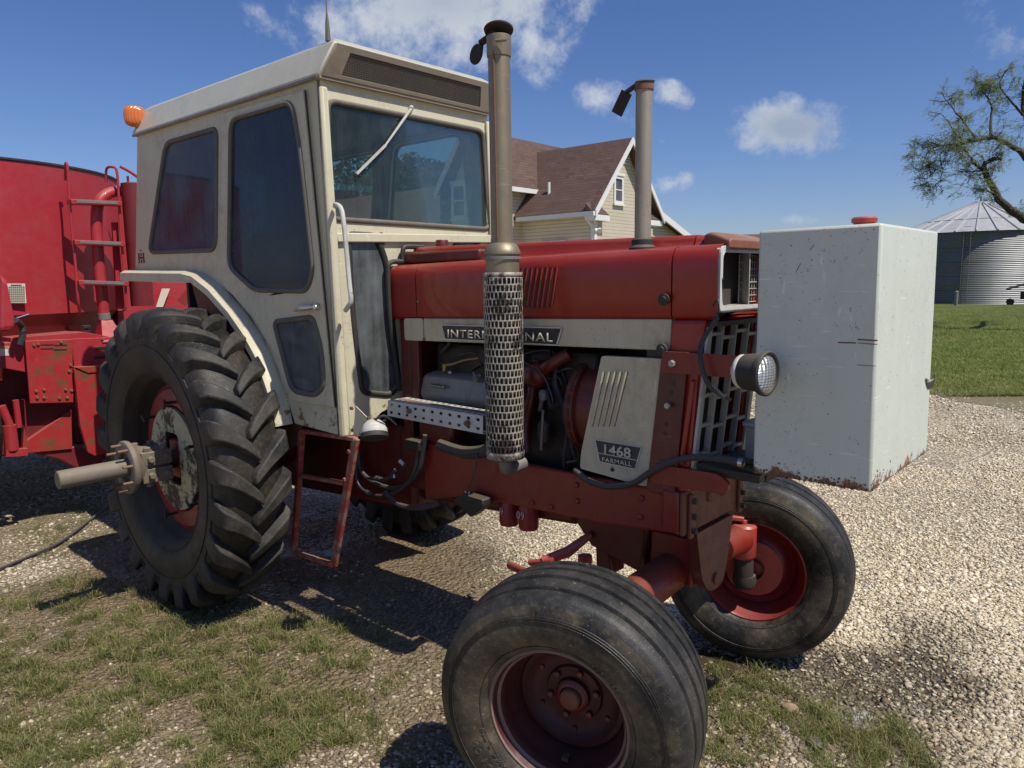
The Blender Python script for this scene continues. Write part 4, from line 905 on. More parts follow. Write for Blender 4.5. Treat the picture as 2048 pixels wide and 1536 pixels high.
def front_wheel(c,s,near):
    st=.307; cb=-.041*s
    rot=Matrix.Rotation(st,3,'Z')@Matrix.Rotation(cb,3,'X')
    root=thing('front_wheel',c,None,None); attach(root,T); root.location=c; OFF[root.name]=tuple(c)
    if near: root['label']='ribbed front wheel nearest the camera'
    O=(0,0,0); ax=(0,s,0)
    def B(mb,*a,**k): return frame_mb(mb,c,rot).build(*a,**k)
    KR=1.042
    side_=[(.232,.118),(.238,.130),(.25,.143),(.275,.158),(.31,.168),(.34,.168),(.365,.160),(.385,.149),(.398,.140)]
    tre=[(.403,.134),(.409,.122),(.411,.104),(.400,.099),(.399,.088),(.413,.083),(.419,.060),(.420,.040),(.406,.035),(.406,.025),(.422,.020),(.424,.0)]
    side_=[(r if r<.26 else .26+(r-.26)*1.105,t*1.04) for r,t in side_]; tre=[(.26+(r-.26)*1.105,t*1.04) for r,t in tre]
    prof=side_+tre; prof=prof+[(r,-t) for r,t in prof[::-1][1:]]
    n=len(side_)
    full=MB().lathe(prof[::-1],O,ax,128,False)
    ty=B(full,'tyre',M['treadgroove'],root,smooth=50)
    # sidewalls a hair proud of the carcass
    for sg in (1,-1):
        sw=[(r+.0,sg*(t+.0015)) for r,t in side_[:-1]]; B(MB().lathe(sw,O,ax,128,False),'sidewall',M['tyredust'],ty,smooth=60)
        for r,t in ((.354,.1760),(.362,.1750),(.370,.1730),(.262,.1570)): B(MB().lathe([(r-.0016,sg*t),(r,sg*(t+.0025)),(r+.0016,sg*t)],O,ax,128,False),'sidewall_line',M['tyre'],ty,smooth=60)
    rim=[(.236,.118),(.240,.128),(.238,.136),(.231,.138),(.224,.130),(.221,.112),(.212,.104),(.206,.075),(.200,.045),(.186,.02),(.184,-.03),(.200,-.06),(.208,-.09),(.221,-.112),(.224,-.130),(.231,-.138),(.238,-.136),(.240,-.128),(.236,-.118)]
    rm=B(MB().lathe(rim,O,ax,96,False),'rim',M['rimshade' if near else 'rimred'],root,smooth=50)
    B(MB().lathe([(.2125,.1045),(.2215,.1125),(.2245,.1300),(.2312,.1390),(.2392,.1370)],O,ax,96,False),'rim_flange',M['rimdirty'],rm,smooth=60)
    B(MB().lathe([(.186,-.020),(.182,-.002),(.165,.0),(.150,-.022),(.125,-.036),(.10,-.034),(.094,-.024),(.060,-.020),(.058,-.04),(.03,-.04)],O,ax,72,False).lathe([(.186,-.024),(.165,-.008),(.150,-.030),(.125,-.046),(.03,-.052)],O,ax,72,False),'wheel_disc',M['rimshade' if near else 'rimred'],rm,smooth=40)
    hb=B(MB().lathe([(.058,-.04),(.058,-.002),(.048,.006),(.040,.008)],O,ax,40,False).lathe([(.075,-.045),(.078,-.06),(.05,-.08),(.045,-.12)],O,ax,32,False),'hub',M['redgrime'],rm,smooth=40)
    B(MB().lathe([(.036,.004),(.036,.020),(.030,.026),(.001,.028)],O,ax,32,False),'hub_cap',M['browngrime'],hb,smooth=50)
    bl=MB()
    for i in range(6):
        a=2*math.pi*(i+.2)/6; bl.bolt((.083*math.cos(a),-s*.024,.083*math.sin(a)),ax,.012,.014)
        bl.bolt((.135*math.cos(a+.3),-s*.034,.135*math.sin(a+.3)),ax,.009,.01); bl.bolt((.10*math.cos(a),-s*.056,.10*math.sin(a)),(0,-s,0),.011,.012)
    B(bl,'wheel_bolt',M['redgrime'],rm)
    B(MB().lathe([(.13,-.085),(.128,-.078),(.03,-.070)],O,ax,40,True),'backing_plate',M['redsun'],rm,smooth=40)
    B(MB().box(-.012,.012,s*.05 if s>0 else -.075,.075 if s>0 else -.05,-.19,-.176),'valve_stem',M['dark'],rm)
    if near:
        # raised sidewall lettering
        def arc(word,r,a0,da,h,t):
            for i,ch in enumerate(word):
                if ch==' ': continue
                a=a0+i*da   # seen from -Y: x to the right, z up
                up=V((math.cos(a),0,math.sin(a))); ri=V((math.sin(a),0,-math.cos(a)))
                o=V((r*math.cos(a),-t-.003,r*math.sin(a)))-ri*h*.3
                w=h*(.25 if ch in 'I1' else .62)
                text('sidewall_letter',ch,V(c)+rot@o,rot@ri,rot@up,w,h,M['letter'],ty,.003)
        arc('GRIP 4 RIB',.258,R_(228),-R_(3.4),.017,.158)
        arc('DICO',.292,R_(221),-R_(5.2),.024,.1715)
        arc('10.00-16',.266,R_(60),-R_(3.4),.014,.1585)
    return root
front_wheel((2.772,-.772,.430),-1,True)
front_wheel((2.742,.73,.430),1,False)
# side hose looping along the frame
hp=[Y(u,v,y) for u,v,y in [(1150,940,-.24),(1175,960,-.255),(1215,973,-.262),(1265,967,-.265),(1300,945,-.262),(1340,925,-.258),(1385,915,-.256),(1430,917,-.256),(1470,922,-.256),(1488,927,-.25)]]
MB().tube(smooth_path(hp,6),.0125,12).build('coolant_hose',M['hose'],T,smooth=60)
MB().tube([Y(1478,924,-.256),Y(1486,926,-.256)],.016,12).build('hose_clamp',M['chrome'],T)
# ================================================================== MIXER WAGON behind the tractor
W=thing('feed_mixer_wagon',(-3.4,-1.2,0),'large red vertical-tub feed mixer wagon with a side ladder, parked behind the tractor','feed mixer')
WX=-2.05
def wx(u,v,x=WX): return X(u,v,x)
wd=V((CP.x-WX,0,0))
# tub: cylinder whose front touches the ladder plane
TR=1.25
rimz=wx(60,322,WX-.12).z; botz=wx(100,628,WX-.12).z
tl=wx(0,500,WX-.12); tcx,tcy=WX-.12-TR,-1.13
tub=MB().lathe([(TR,botz),(TR+.005,botz+.3),(TR+.02,rimz),(TR-.0,rimz+.004),(TR-.01,rimz-.02),(TR-.03,botz)],(tcx,tcy,0),(0,0,1),96,False).build('tub',M['mixred'],W,smooth=60)
MB().lathe([(TR+.022,rimz-.012),(TR+.03,rimz-.006),(TR+.03,rimz+.008),(TR+.0,rimz+.01),(TR-.004,rimz-.01)],(tcx,tcy,0),(0,0,1),96,False).build('tub_rim',M['black'],tub)
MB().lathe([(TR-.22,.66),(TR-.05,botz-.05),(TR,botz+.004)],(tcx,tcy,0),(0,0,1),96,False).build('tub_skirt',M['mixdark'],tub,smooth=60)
# twin tub further along
t2=V((tcx-.55,tcy+1.62,0))
MB().lathe([(1.0,botz),(1.02,rimz-.03),(.99,rimz-.03),(.98,botz)],t2,(0,0,1),72,False).build('second_tub',M['mixred'],W,smooth=60)
# tall side cylinder by the ladder
c=wx(268,500,WX-.02); MB().lathe([(.085,botz+.04),(.085,wx(268,368,WX-.02).z),(.06,wx(268,366,WX-.02).z)],(WX-.02,c.y+.03,0),(0,0,1),32).tube([(WX-.02,c.y,wx(262,365).z),(WX-.02,c.y+.0,wx(262,352).z)],.01,8).build('side_column',M['mixdark'],W)
# ladder
ld=MB()
Ls=smooth_path([wx(131,360,WX-.10),wx(131,330,WX-.03),wx(134,328,WX),wx(137,360),wx(142,440),wx(150,520),wx(156,600),wx(160,625,WX-.06)],5)
Rs=smooth_path([wx(213,365,WX-.12),wx(213,338,WX-.10),wx(226,334,WX-.02),wx(234,345),wx(238,400),wx(243,480),wx(250,560),wx(252,610),wx(246,621,WX-.03),wx(233,620,WX-.1)],5)
ld.tube(Ls,.010,8).tube(Rs,.010,8)
ldo=ld.build('access_ladder',M['mixred'],W)
for a,b in (((138,404),(240,408)),((145,485),(246,489)),((153,565),(253,568))):
    A,B=wx(*a),wx(*b)
    MB().bar(A,B,.10,.035).build('rung',M['mixred'],ldo,bevel=.003)
    MB().bar(A+(B-A)*.1+V((.0515,0,.003)),A+(B-A)*.9+V((.0515,0,.003)),.003,.027).build('rung_grip',paint('grip_tape',(.17,.17,.165),.9,(.1,.09,.08),.4,0,.1,.5),ldo,smooth=0) if False else MB().bar(A+(B-A)*.1+V((.002,0,.004)),A+(B-A)*.9+V((.002,0,.004)),.103,.022).build('rung_grip',M['wallgrime'],ldo)
# big hydraulic pipe
pp_=smooth_path([wx(262,383,WX-.12),wx(240,382,WX-.10),wx(215,388,WX-.08),wx(198,405,WX-.07),wx(193,440,WX-.07),wx(197,520,WX-.07),wx(205,600,WX-.07),wx(208,640,WX-.07)],6)
MB().tube(pp_,.042,20).build('air_duct',M['mixred'],W,smooth=60)
MB().tube([wx(207,626,WX-.07),wx(209,639,WX-.07)],.046,20).tube([wx(246,382,WX-.11),wx(255,383,WX-.115)],.046,20).build('duct_clamp',M['wallgrime'],W)
MB().loft([[wx(210,640,WX-.07)+V((a,b,0)) for a,b in [(-.04,-.04),(.04,-.04),(.04,.04),(-.04,.04)]],[wx(219,682,WX-.02)+V((a,b,0)) for a,b in [(-.09,-.08),(.09,-.08),(.09,.09),(-.09,.09)]]]).build('duct_boot',M['mixred'],W)
MB().plate([wx(222,445,WX-.1),wx(238,445,WX-.1),wx(247,620,WX-.1),wx(232,620,WX-.1)],[],(.03,0,0)).build('duct_rail',M['mixred'],W)
# decals
def wplate(nm,pts,x,mat,th=.004,par=W,bev=0): return MB().plate([wx(u,v,x) for u,v in pts],[],(-th,0,0)).build(nm,mat,par,smooth=0,bevel=bev)
ch=wplate('load_chart',[(14,567),(50,567),(53,606),(15,606)],WX-.088,M['paper'],.002)
ck=MB()
for k in range(9): ck.bar(wx(17,574+k*3.6,WX-.0855),wx(50,574+k*3.6,WX-.0855),.002,.0016,(1,0,0))
for k in range(8): ck.bar(wx(19+k*4,571,WX-.0855),wx(19.5+k*4.2,604,WX-.0855),.0016,.002,(1,0,0))
ck.bar(wx(22,570,WX-.0855),wx(43,570,WX-.0855),.002,.006,(0,0,1)); ck.build('chart_grid',M['ink'],ch,smooth=0)
# gear box cover, chassis, panels
bx=MB(); 
def prism(pts,x,depth): return MB().plate([wx(u,v,x) for u,v in pts],[],(-depth,0,0))
prism([(22,676),(64,672),(170,664),(232,676),(232,690),(40,694),(22,690)],WX+.05,.35).build('box_lid',M['mixred'],W,smooth=0,bevel=.008)
MB().hexa([wx(50,682,WX+.10),wx(145,678,WX+.10),wx(147,805,WX+.10),wx(60,807,WX+.10)]+[p+V((-.03,0,0)) for p in [wx(50,682,WX+.10),wx(145,678,WX+.10),wx(147,805,WX+.10),wx(60,807,WX+.10)]]).build('shear_bolt_cover',M['mixredrust'],W,smooth=0,bevel=.004)
prism([(142,678),(235,674),(250,700),(247,740),(150,745)],WX+.06,.3).build('side_box',M['mixred'],W,smooth=0,bevel=.006)
prism([(148,737),(178,745),(226,740),(238,860),(220,905),(190,912),(176,905),(160,850)],WX+.16,.04).build('chute_front',M['mixredrust'],W,smooth=0,bevel=.006)
prism([(150,735),(230,730),(226,742),(176,746)],WX+.17,.25).build('chute_lid',M['mixredrust'],W,smooth=0,bevel=.004)
prism([(0,685),(50,684),(52,745),(0,735)],WX+.04,.1).build('side_wing',M['mixred'],W,smooth=0,bevel=.006)
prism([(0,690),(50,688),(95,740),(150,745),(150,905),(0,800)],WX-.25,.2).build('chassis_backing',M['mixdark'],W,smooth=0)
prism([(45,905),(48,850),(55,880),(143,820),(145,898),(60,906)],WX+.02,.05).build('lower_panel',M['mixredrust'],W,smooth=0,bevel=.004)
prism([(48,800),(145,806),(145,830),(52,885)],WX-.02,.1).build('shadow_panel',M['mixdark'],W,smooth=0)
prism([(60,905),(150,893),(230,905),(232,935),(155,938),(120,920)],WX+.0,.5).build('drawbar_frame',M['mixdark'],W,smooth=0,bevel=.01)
MB().bar(wx(10,906,WX+.05),wx(54,903,WX+.05),.06,.05).tube([wx(18,850,WX+.05),wx(24,900,WX+.05)],.045,14).tube([wx(31,800,WX+.05),wx(38,855,WX+.05)],.022,10).tube([wx(2,812,WX+.05),wx(18,850,WX+.05)],.03,12).build('parking_jack',M['mixred'],W,smooth=40)
MB().lathe([(.03,0),(.03,.012),(.012,.014),(.012,.03)],wx(173,664,WX-.02)+V((0,0,0)),(0,0,1),8).lathe([(.034,.03),(.034,.05)],wx(173,664,WX-.02),(0,0,1),8).build('lid_knob',M['black'],W)
MB().plate([wx(174,731,WX+.02),wx(176,718,WX+.02),wx(218,727,WX+.02),wx(219,733,WX+.02)],[],(-.03,0,0)).build('grease_rag',M['paper'],W)
wb=MB()
for u,v in [(72,782),(88,779),(74,795),(88,795),(131,779),(143,781),(119,796),(134,795),(138,742),(141,730),(68,690),(76,688),(122,684)]: wb.bolt(wx(u,v,WX+.10),(1,0,0),.011,.012)
for u,v in [(193,695),(171,718),(217,712),(205,678)]: wb.bolt(wx(u,v,WX+.06),(1,0,0),.011,.012)
wb.build('cover_bolt',M['rusty'],W)
sl=MB()
for u,v in [(94,689),(94,697),(121,690),(121,699)]: sl.bar(wx(u-13,v+.5,WX+.102),wx(u+13,v,WX+.102),.002,.007)
for u,v in [(205,697),(203,716)]: sl.bar(wx(u-14,v,WX+.062),wx(u+14,v-2,WX+.062),.002,.02)
sl.build('vent_slot',M['dark'],W,smooth=0)
od=wplate('warning_decal',[(0,692),(18,692),(19,711),(0,712)],WX+.043,M['paper'],.002); wplate('warning_header',[(0,692.3),(17.5,692.3),(17.5,697),(0,697.5)],WX+.0445,M['orangeink'],.001,od)
prism([(0,548),(14,560),(30,640),(30,655),(26,662),(0,664)],WX+.35,.5).build('front_hood',M['mixred'],W,smooth=0,bevel=.03)
MB().tube(smooth_path([wx(30,640,WX+.2),wx(42,650,WX+.1),wx(46,668,WX+.1),wx(40,690,WX+.1)],5),.022,10).build('wagon_hose',M['hose'],W)
MB().tube([wx(33,636,WX+.2),wx(58,628,WX+.2)],.003,5).build('cable_tie',paint('blue_tie',(.2,.5,.75),.5,(.1,.1,.1),.1,0,0,0),W)
MB().tube(smooth_path([wx(240,333,WX-.2),wx(262,345,WX-.2),wx(300,372,WX-.2)]),.012,8).build('top_hose',M['mixred'],W)
wplate('hazard_decal',[(324,577),(340,577),(326,614),(312,614)],WX-.55,M['paper'],.002)
MB().plate([wx(355,600,WX-.4),wx(375,577,WX-.4),wx(384,590,WX-.4),wx(372,612,WX-.4)],[],(-.01,0,0)).build('reflector',M['rimred'],W)
prism([(236,575),(400,572),(400,650),(236,650)],WX-.6,.3).build('side_wall',M['mixred'],W,smooth=0)
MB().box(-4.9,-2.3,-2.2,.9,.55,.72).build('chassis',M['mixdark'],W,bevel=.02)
for (x,y) in ((-4.4,-2.25),(-4.4,.8)):
    MB().lathe([(.22,-.12),(.26,-.13),(.38,-.13),(.44,-.09),(.45,0),(.44,.09),(.38,.13),(.26,.13),(.22,.12)],(x,y,.45),(0,1,0),40).build('wagon_wheel',M['tyre'],W)
MB().lathe([(.2,-.1),(.24,-.11),(.34,-.11),(.38,-.07),(.38,.07),(.34,.11),(.24,.11),(.2,.1)],wx(-62,840,WX+.15),(0,1,0),40).build('wagon_wheel',M['tyre'],W)
MB().tube([(-2.3,-.5,.50),(-.5,-.05,.48)],.06,12).build('drawbar',M['mixdark'],W)
# ================================================================== HOUSE
HA=R_(182); E1=V((math.cos(HA),math.sin(HA),0)); E2=V((math.cos(HA-math.pi/2),math.sin(HA-math.pi/2),0)); N1=-E1  # gable normal
A=D(1190,420,24.0); UPZ=V((0,0,1))
H=thing('farmhouse',(A.x-6,A.y+4,0),'two-storey farmhouse with pale yellow siding and brown shingle roofs behind the tractor','house')
def siding():
    t=NT('lap_siding'); z=t.sep(t.tc.outputs['Object'])[2]; m=t.math('FRACT',t.math('MULTIPLY',z,1/.115))
    n=t.noise(2,4,.6); c=t.mix(t.rng(n,.3,.7),(.64,.565,.43,1),(.58,.515,.39,1)); c=t.mix(t.rng(m,.86,.97),c,(.12,.10,.07,1))
    return t.end(t.bsdf(c,.5,0,t.bump(m,.5,.02),.4))
M['siding']=siding()
def shingle():
    t=NT('brown_shingles'); z=t.sep(t.tc.outputs['Object']); zz=t.math('MULTIPLY',z[2],1/.105); row=t.math('FLOOR',zz); f=t.math('FRACT',zz)
    cmb=t.n('ShaderNodeCombineXYZ'); t.l(t.math('MULTIPLY',t.math('ADD',z[0],z[1]),3.0),cmb.inputs[0]); t.l(t.math('MULTIPLY',row,7.31),cmb.inputs[1])
    w=t.n('ShaderNodeTexVoronoi'); w.inputs['Scale'].default_value=1.1; t.l(cmb.outputs[0],w.inputs['Vector']); 
    n=t.noise(1.4,4,.6); c=t.mix(w.outputs['Color'],(.085,.048,.038,1),(.165,.105,.085,1)); c=t.mix(t.rng(n,.3,.7),c,(.12,.075,.06,1)); c=t.mix(t.rng(f,.0,.22,.8,0),c,(.045,.028,.024,1))
    return t.end(t.bsdf(c,.85,0,t.bump(f,.6,.03),.3))
M['shingle']=shingle()
M['trim']=paint('house_white_trim',(.72,.72,.69),.5,(.4,.38,.33),.2,0,.2,.1,scale=.3)
def on(u,v,p,n): return PL(u,v,p,n)
side_n=E2; gab_n=E1
def gp_(u,v,off=0): return on(u,v,A-E1*off,gab_n)     # right gable wall plane (off>0 = in front)
def sp_(u,v,off=0): return on(u,v,A-E2*off,side_n)
ov=.35
Pk=gp_(1266,275,ov); EL=gp_(1190,420,ov); ER=gp_(1328,442,ov)
EL=V(EL); mid=(ER-EL).dot(E2)/2
half=mid; eaveZ=EL.z; peak=EL+E2*half; peak.z=Pk.z; ER2=EL+E2*half*2
Llen=(A-sp_(1043,437)).length+2.5
def slab(pts,th=.09): return MB().plate(pts,[],(0,0,-th))
def roofpair(E_l,pk,E_r,dirv,length,nm='roof'):
    mb=MB()
    mb.plate([E_l,pk,pk+dirv*length,E_l+dirv*length],[],(0,0,-.10)); mb.plate([pk,E_r,E_r+dirv*length,pk+dirv*length],[],(0,0,-.10))
    return mb.build(nm,M['shingle'],H,smooth=0)
r1=roofpair(EL,peak,ER2,E1,Llen,'roof')
# rake boards
def rake(a,b,n,w=.22): return MB().plate([a,b,b-V((0,0,w)),a-V((0,0,w))],[],n*.05).build('rake_board',M['trim'],H,smooth=0)
rake(EL,peak,N1); rake(peak,ER2,N1)
MB().bar(EL-V((0,0,.10))-E2*.03,EL-V((0,0,.10))-E2*.03+E1*(Llen-2.4),.12,.14).bar(ER2-V((0,0,.1))+E2*.03,ER2-V((0,0,.1))+E2*.03+E1*3,.12,.14).build('gutter',M['trim'],H,smooth=0)
slp=(peak.z-EL.z)/half
wl_=EL+E1*ov+E2*.45; wl_.z=EL.z+.45*slp-.1; wr_=ER2+E1*ov-E2*.45; wr_.z=wl_.z; pw=peak+E1*ov; pw.z-=.1
wall=MB()
g0=lambda p:V((p.x,p.y,-.2))
wall.plate([g0(wl_),g0(wr_),wr_,pw,wl_],[],E1*.15)
wall.plate([g0(wl_),wl_,wl_+E1*(Llen-.5),g0(wl_+E1*(Llen-.5))],[],E2*.15)
wall.plate([g0(wr_),wr_,wr_+E1*(Llen-.5),g0(wr_+E1*(Llen-.5))],[],-E2*.15)
wall.build('wall',M['siding'],H,smooth=0)
MB().plate([EL+E1*.02-V((0,0,.12)),EL+E1*(Llen-2.5)-V((0,0,.12)),wl_+E1*(Llen-2.8)-V((0,0,.25)),wl_-V((0,0,.25))],[],(0,0,-.03)).build('soffit',M['trim'],H,smooth=0)
# eave returns
for e,sg in ((EL,1),(ER2,-1)):
    q0=e+E1*.05; 
    MB().hexa([q0+V((0,0,-.30)),q0+E2*sg*.95+V((0,0,-.30)),q0+E2*sg*.95+E1*.32+V((0,0,-.30)),q0+E1*.32+V((0,0,-.30)),q0+V((0,0,-.12)),q0+E2*sg*.95+V((0,0,-.12)),q0+E2*sg*.95+E1*.32+V((0,0,-.12)),q0+E1*.32+V((0,0,-.12))]).build('eave_return',M['trim'],H,smooth=0)
    MB().hexa([q0+V((0,0,-.115)),q0+E2*sg*.95+V((0,0,-.115)),q0+E2*sg*.95+E1*.32+V((0,0,-.115)),q0+E1*.32+V((0,0,-.115)),q0+V((0,0,-.10)),q0+E2*sg*.9+V((0,0,-.10)),q0+E2*sg*.55+E1*.32+V((0,0,.35)),q0+E1*.32+V((0,0,.25))]).build('return_roof',M['shingle'],H,smooth=0)
def window(pts,n,par=H,bars=1):
    P=[V(p) for p in pts]; c=sum(P,V())/4; r=(P[1]-P[0]); w=r.length; h=(P[3]-P[0]).length; r.normalize(); up=UPZ
    o=P[0]
    q=lambda a,b,d: o+r*a+up*b+n*d
    f=MB().plate([q(-.1,-.1,.0),q(w+.1,-.1,0),q(w+.1,h+.1,0),q(-.1,h+.1,0)],[[q(0,0,0),q(w,0,0),q(w,h,0),q(0,h,0)]],n*.05)
    f.plate([q(-.14,h+.1,0),q(w+.14,h+.1,0),q(w+.14,h+.2,0),q(-.14,h+.2,0)],[],n*.08).plate([q(-.14,-.16,0),q(w+.14,-.16,0),q(w+.14,-.10,0),q(-.14,-.10,0)],[],n*.09)
    f=f.plate([q(0,h*.48,.0),q(w,h*.48,0),q(w,h*.53,0),q(0,h*.53,0)],[],n*.03).build('window',M['trim'],par,smooth=0)
    MB().plate([q(0,0,.006),q(w,0,.006),q(w,h,.006),q(0,h,.006)],[],n*.006).build('pane',M['glass_house'],f,smooth=0)
wz0,wz1=gp_(1235,400).z,gp_(1235,357).z
wa_,wb_=gp_(1229,380),gp_(1242,380)
wn=E1*-1
base=A+E1*(ov-ov)
def onwall(p,z): q_=V(p); d=(wl_-q_).dot(E1); q_=q_+E1*d; q_.z=z; return q_
W0=on(1229.5,380,wl_,gab_n); W1=on(1242,380,wl_,gab_n); z0_=on(1235,402,wl_,gab_n).z; z1_=on(1235,358,wl_,gab_n).z
window([V((W0.x,W0.y,z0_)),V((W1.x,W1.y,z0_)),V((W1.x,W1.y,z1_)),V((W0.x,W0.y,z1_))],N1)
# gable vent
gv=on(1252,312,wl_,gab_n); vb=MB()
for k in range(6): vb.bar(gv-E2*.18+V((0,0,-.25+.09*k))+N1*.03,gv+E2*.18+V((0,0,-.25+.09*k))+N1*.03,.04,.03)
vb.build('gable_vent',M['trim'],H,smooth=0)
# corner board + downspout + lamp
MB().bar(g0(wl_)+N1*.02-E2*.02,wl_+N1*.02-E2*.02-V((0,0,.2)),.16,.16,(1,0,0)).build('corner_board',M['trim'],H,smooth=0)
ds=on(1172,440,EL,side_n); dp0=EL+E1*((ds-EL).dot(E1))-V((0,0,.14)); dp1=wl_+E1*((ds-wl_).dot(E1))-E2*.07
MB().tube([dp0,dp0-V((0,0,.08)),V((dp1.x,dp1.y,dp0.z-.35)),V((dp1.x,dp1.y,.1))],.05,8).build('downspout',M['trim'],H)
fl_=on(1192,458,wl_,gab_n); MB().lathe([(.05,0),(.09,.10),(.09,.14)],fl_+N1*.1,(.6,-.4,-.5),12).lathe([(.05,0),(.09,.10),(.09,.14)],fl_+N1*.1-E2*.12,(-.1,-.8,-.5),12).box(fl_.x-.05,fl_.x+.1,fl_.y-.1,fl_.y+.1,fl_.z-.05,fl_.z+.05).build('flood_light',M['trim'],H)
# plumbing vent on the roof
vp=on(1098,386,EL,(peak-EL).cross(E1)); MB().tube([vp-V((0,0,.1)),vp+V((0,0,.36))],.05,12).build('vent_pipe',M['trim'],H)
# small window top on the side wall
sw0=on(1092,486,wl_,side_n); MB().box(sw0.x-.2,sw0.x+.9,sw0.y-.08,sw0.y-.02,sw0.z-.1,sw0.z+.06).build('window_head',M['trim'],H,smooth=0)
# main wing: ridge runs along E2, gable faces the camera
Bp=on(1043,437,wl_,side_n)            # where the low eave dies into the taller wing
mwall=Bp.dot(N1)                      # wing right wall plane  N1.p = mwall
def onM(u,v,off=0): return on(u,v,N1*(mwall+off),N1)
ez=onM(1083,385,.4).z; er=onM(1083,385,.4)
G=None
ear=onM(990,367,.4); ez=ear.z
pk=on(925,254,ear,side_n)
hw_=abs((ear-pk).dot(E1)); eal=ear+E1*2*hw_; pk=ear+E1*hw_+V((0,0,pk.z-ez)); eal.z=ez
LM=8.5
mb=MB(); mb.plate([eal,pk,pk+E2*LM,eal+E2*LM],[],(0,0,-.12)); mb.plate([pk,ear,ear+E2*LM,pk+E2*LM],[],(0,0,-.12)); mb.build('roof',M['shingle'],H,smooth=0)
MB().plate([eal,pk,pk-V((0,0,.3)),eal-V((0,0,.3))],[],-E2*.06).plate([pk,ear,ear-V((0,0,.3)),pk-V((0,0,.3))],[],-E2*.06).bar(ear-V((0,0,.1)),ear-V((0,0,.1))+E2*6,.12,.15).build('rake_board',M['trim'],H,smooth=0)
wa2=ear-N1*.4+E2*.4; wa2.z=ez-.05; wb2=eal+N1*.4+E2*.4; wb2.z=ez-.05; wp=pk+E2*.4-V((0,0,.2))
MB().plate([g0(wb2),g0(wa2),wa2,wp,wb2],[],E2*.15).plate([g0(wa2),wa2,wa2+E2*8,g0(wa2+E2*8)],[],-N1*.15).build('wall',M['siding'],H,smooth=0)
for (u0,u1,v0,v1) in ((909,930,374,432),(953,972,368,430)):
    a=on(u0,v1,wa2,side_n); b=on(u1,v1,wa2,side_n); z1=on(u0,v0,wa2,side_n).z; b.z=a.z
    window([a,b,V((b.x,b.y,z1)),V((a.x,a.y,z1))],-E2)
# low wing seen through the cab
c1=D(735,400,30); c2=D(860,378,27.0)
ll=MB(); k0=D(600,470,30);k1=D(880,470,26); k2=D(880,372,30); k3=D(600,410,34)
ll.plate([k0,k1,k2,k3],[],(0,0,-.2)).build('roof',M['shingle'],H,smooth=0)
ll=MB().plate([g0(k0)+E2*.3,g0(k1)+E2*.3,k1+E2*.3-V((0,0,.1)),k0+E2*.3-V((0,0,.1))],[],E2*.2).build('wall',M['siding'],H,smooth=0)
# rear wing on the right
q1=D(1322,423,29.0); rp1=q1; rp2=on(1384,473,q1,gab_n)
MB().plate([rp1-E2*2,rp1,rp2+(rp2-rp1)*.2,rp2+(rp2-rp1)*.2+E1*6,rp1+E1*6],[],(0,0,-.12)).build('roof',M['shingle'],H,smooth=0)
e9=rp2+(rp2-rp1)*.2
MB().plate([rp1,e9,e9-V((0,0,.26)),rp1-V((0,0,.26))],[],N1*.06).build('rake_board',M['trim'],H,smooth=0)
b1=rp1+E1*.35-V((0,0,.12))-E2*2; b2=rp1+E1*.35-V((0,0,.15)); b3=e9+E1*.35-V((0,0,.15))
MB().plate([g0(b1),g0(b3),b3,b2,V((b1.x,b1.y,b2.z))],[],E1*.15).build('wall',M['siding'],H,smooth=0)
rr=D(1490,476,40); MB().plate([D(1400,482,38),D(1530,482,40),D(1530,468,42),D(1440,470,42)],[],(0,0,-.1)).build('roof',M['shingle'],thing('machine_shed',(rr.x,rr.y,0),'low brown-roofed shed glimpsed between the hood and the white tank','shed'),smooth=0)
sh_=[o for o in bpy.data.objects if o.name=='machine_shed'][0]
a=D(1400,484,38.5); b=D(1530,484,40.5); MB().plate([g0(a),g0(b),b,a],[],(0,.15,0)).build('wall',M['siding'],sh_,smooth=0)
# ================================================================== GRAIN BIN
bc=D(1946,617,46.5); BR=4.9
Bn=thing('grain_bin',(bc.x,bc.y,0),'corrugated steel grain bin with a ribbed conical roof across the lawn','grain bin')
def galv():
    t=NT('galvanised_corrugated'); p=t.sep(t.tc.outputs['Object']); m=t.math('SINE',t.math('MULTIPLY',p[2],2*math.pi/.105))
    n=t.noise(.9,5,.6); n2=t.noise(1,3,.6,t.mapping((.5,.5,6)))
    c=t.mix(t.rng(n,.3,.7),(.20,.21,.22,1),(.29,.30,.31,1)); c=t.mix(t.rng(n2,.45,.6),c,(.24,.25,.26,1))
    seam=t.math('FRACT',t.math('MULTIPLY',p[2],1/.82)); c=t.mix(t.rng(seam,.96,.98),c,(.12,.12,.125,1))
    return t.end(t.bsdf(c,.42,.5,t.bump(m,1,.03),.5))
M['galv']=galv(); M['galvroof']=paint('bin_roof_steel',(.55,.57,.58),.4,(.35,.34,.32),.3,0,.3,.1,scale=.3,metal=.35)
be=on(1946,469,bc,(FW.x,FW.y,0)).z; bpk=on(1942,405,bc,(FW.x,FW.y,0)).z
MB().lathe([(BR,-.3),(BR,be)],(bc.x,bc.y,0),(0,0,1),128,False).build('wall',M['galv'],Bn,smooth=60)
cone=MB().lathe([(BR+.12,be-.02),(.55,bpk-.12),(.52,bpk-.02),(.3,bpk+.03),(.001,bpk+.05)],(bc.x,bc.y,0),(0,0,1),96,False).build('roof',M['galvroof'],Bn,smooth=30)
rb=MB()
for i in range(30):
    a=2*math.pi*i/30+.05; rb.bar((bc.x+math.cos(a)*(BR+.12),bc.y+math.sin(a)*(BR+.12),be+.01),(bc.x+math.cos(a)*.55,bc.y+math.sin(a)*.55,bpk-.10),.07,.09)
rb.build('roof_rib',M['galvroof'],cone,smooth=0)
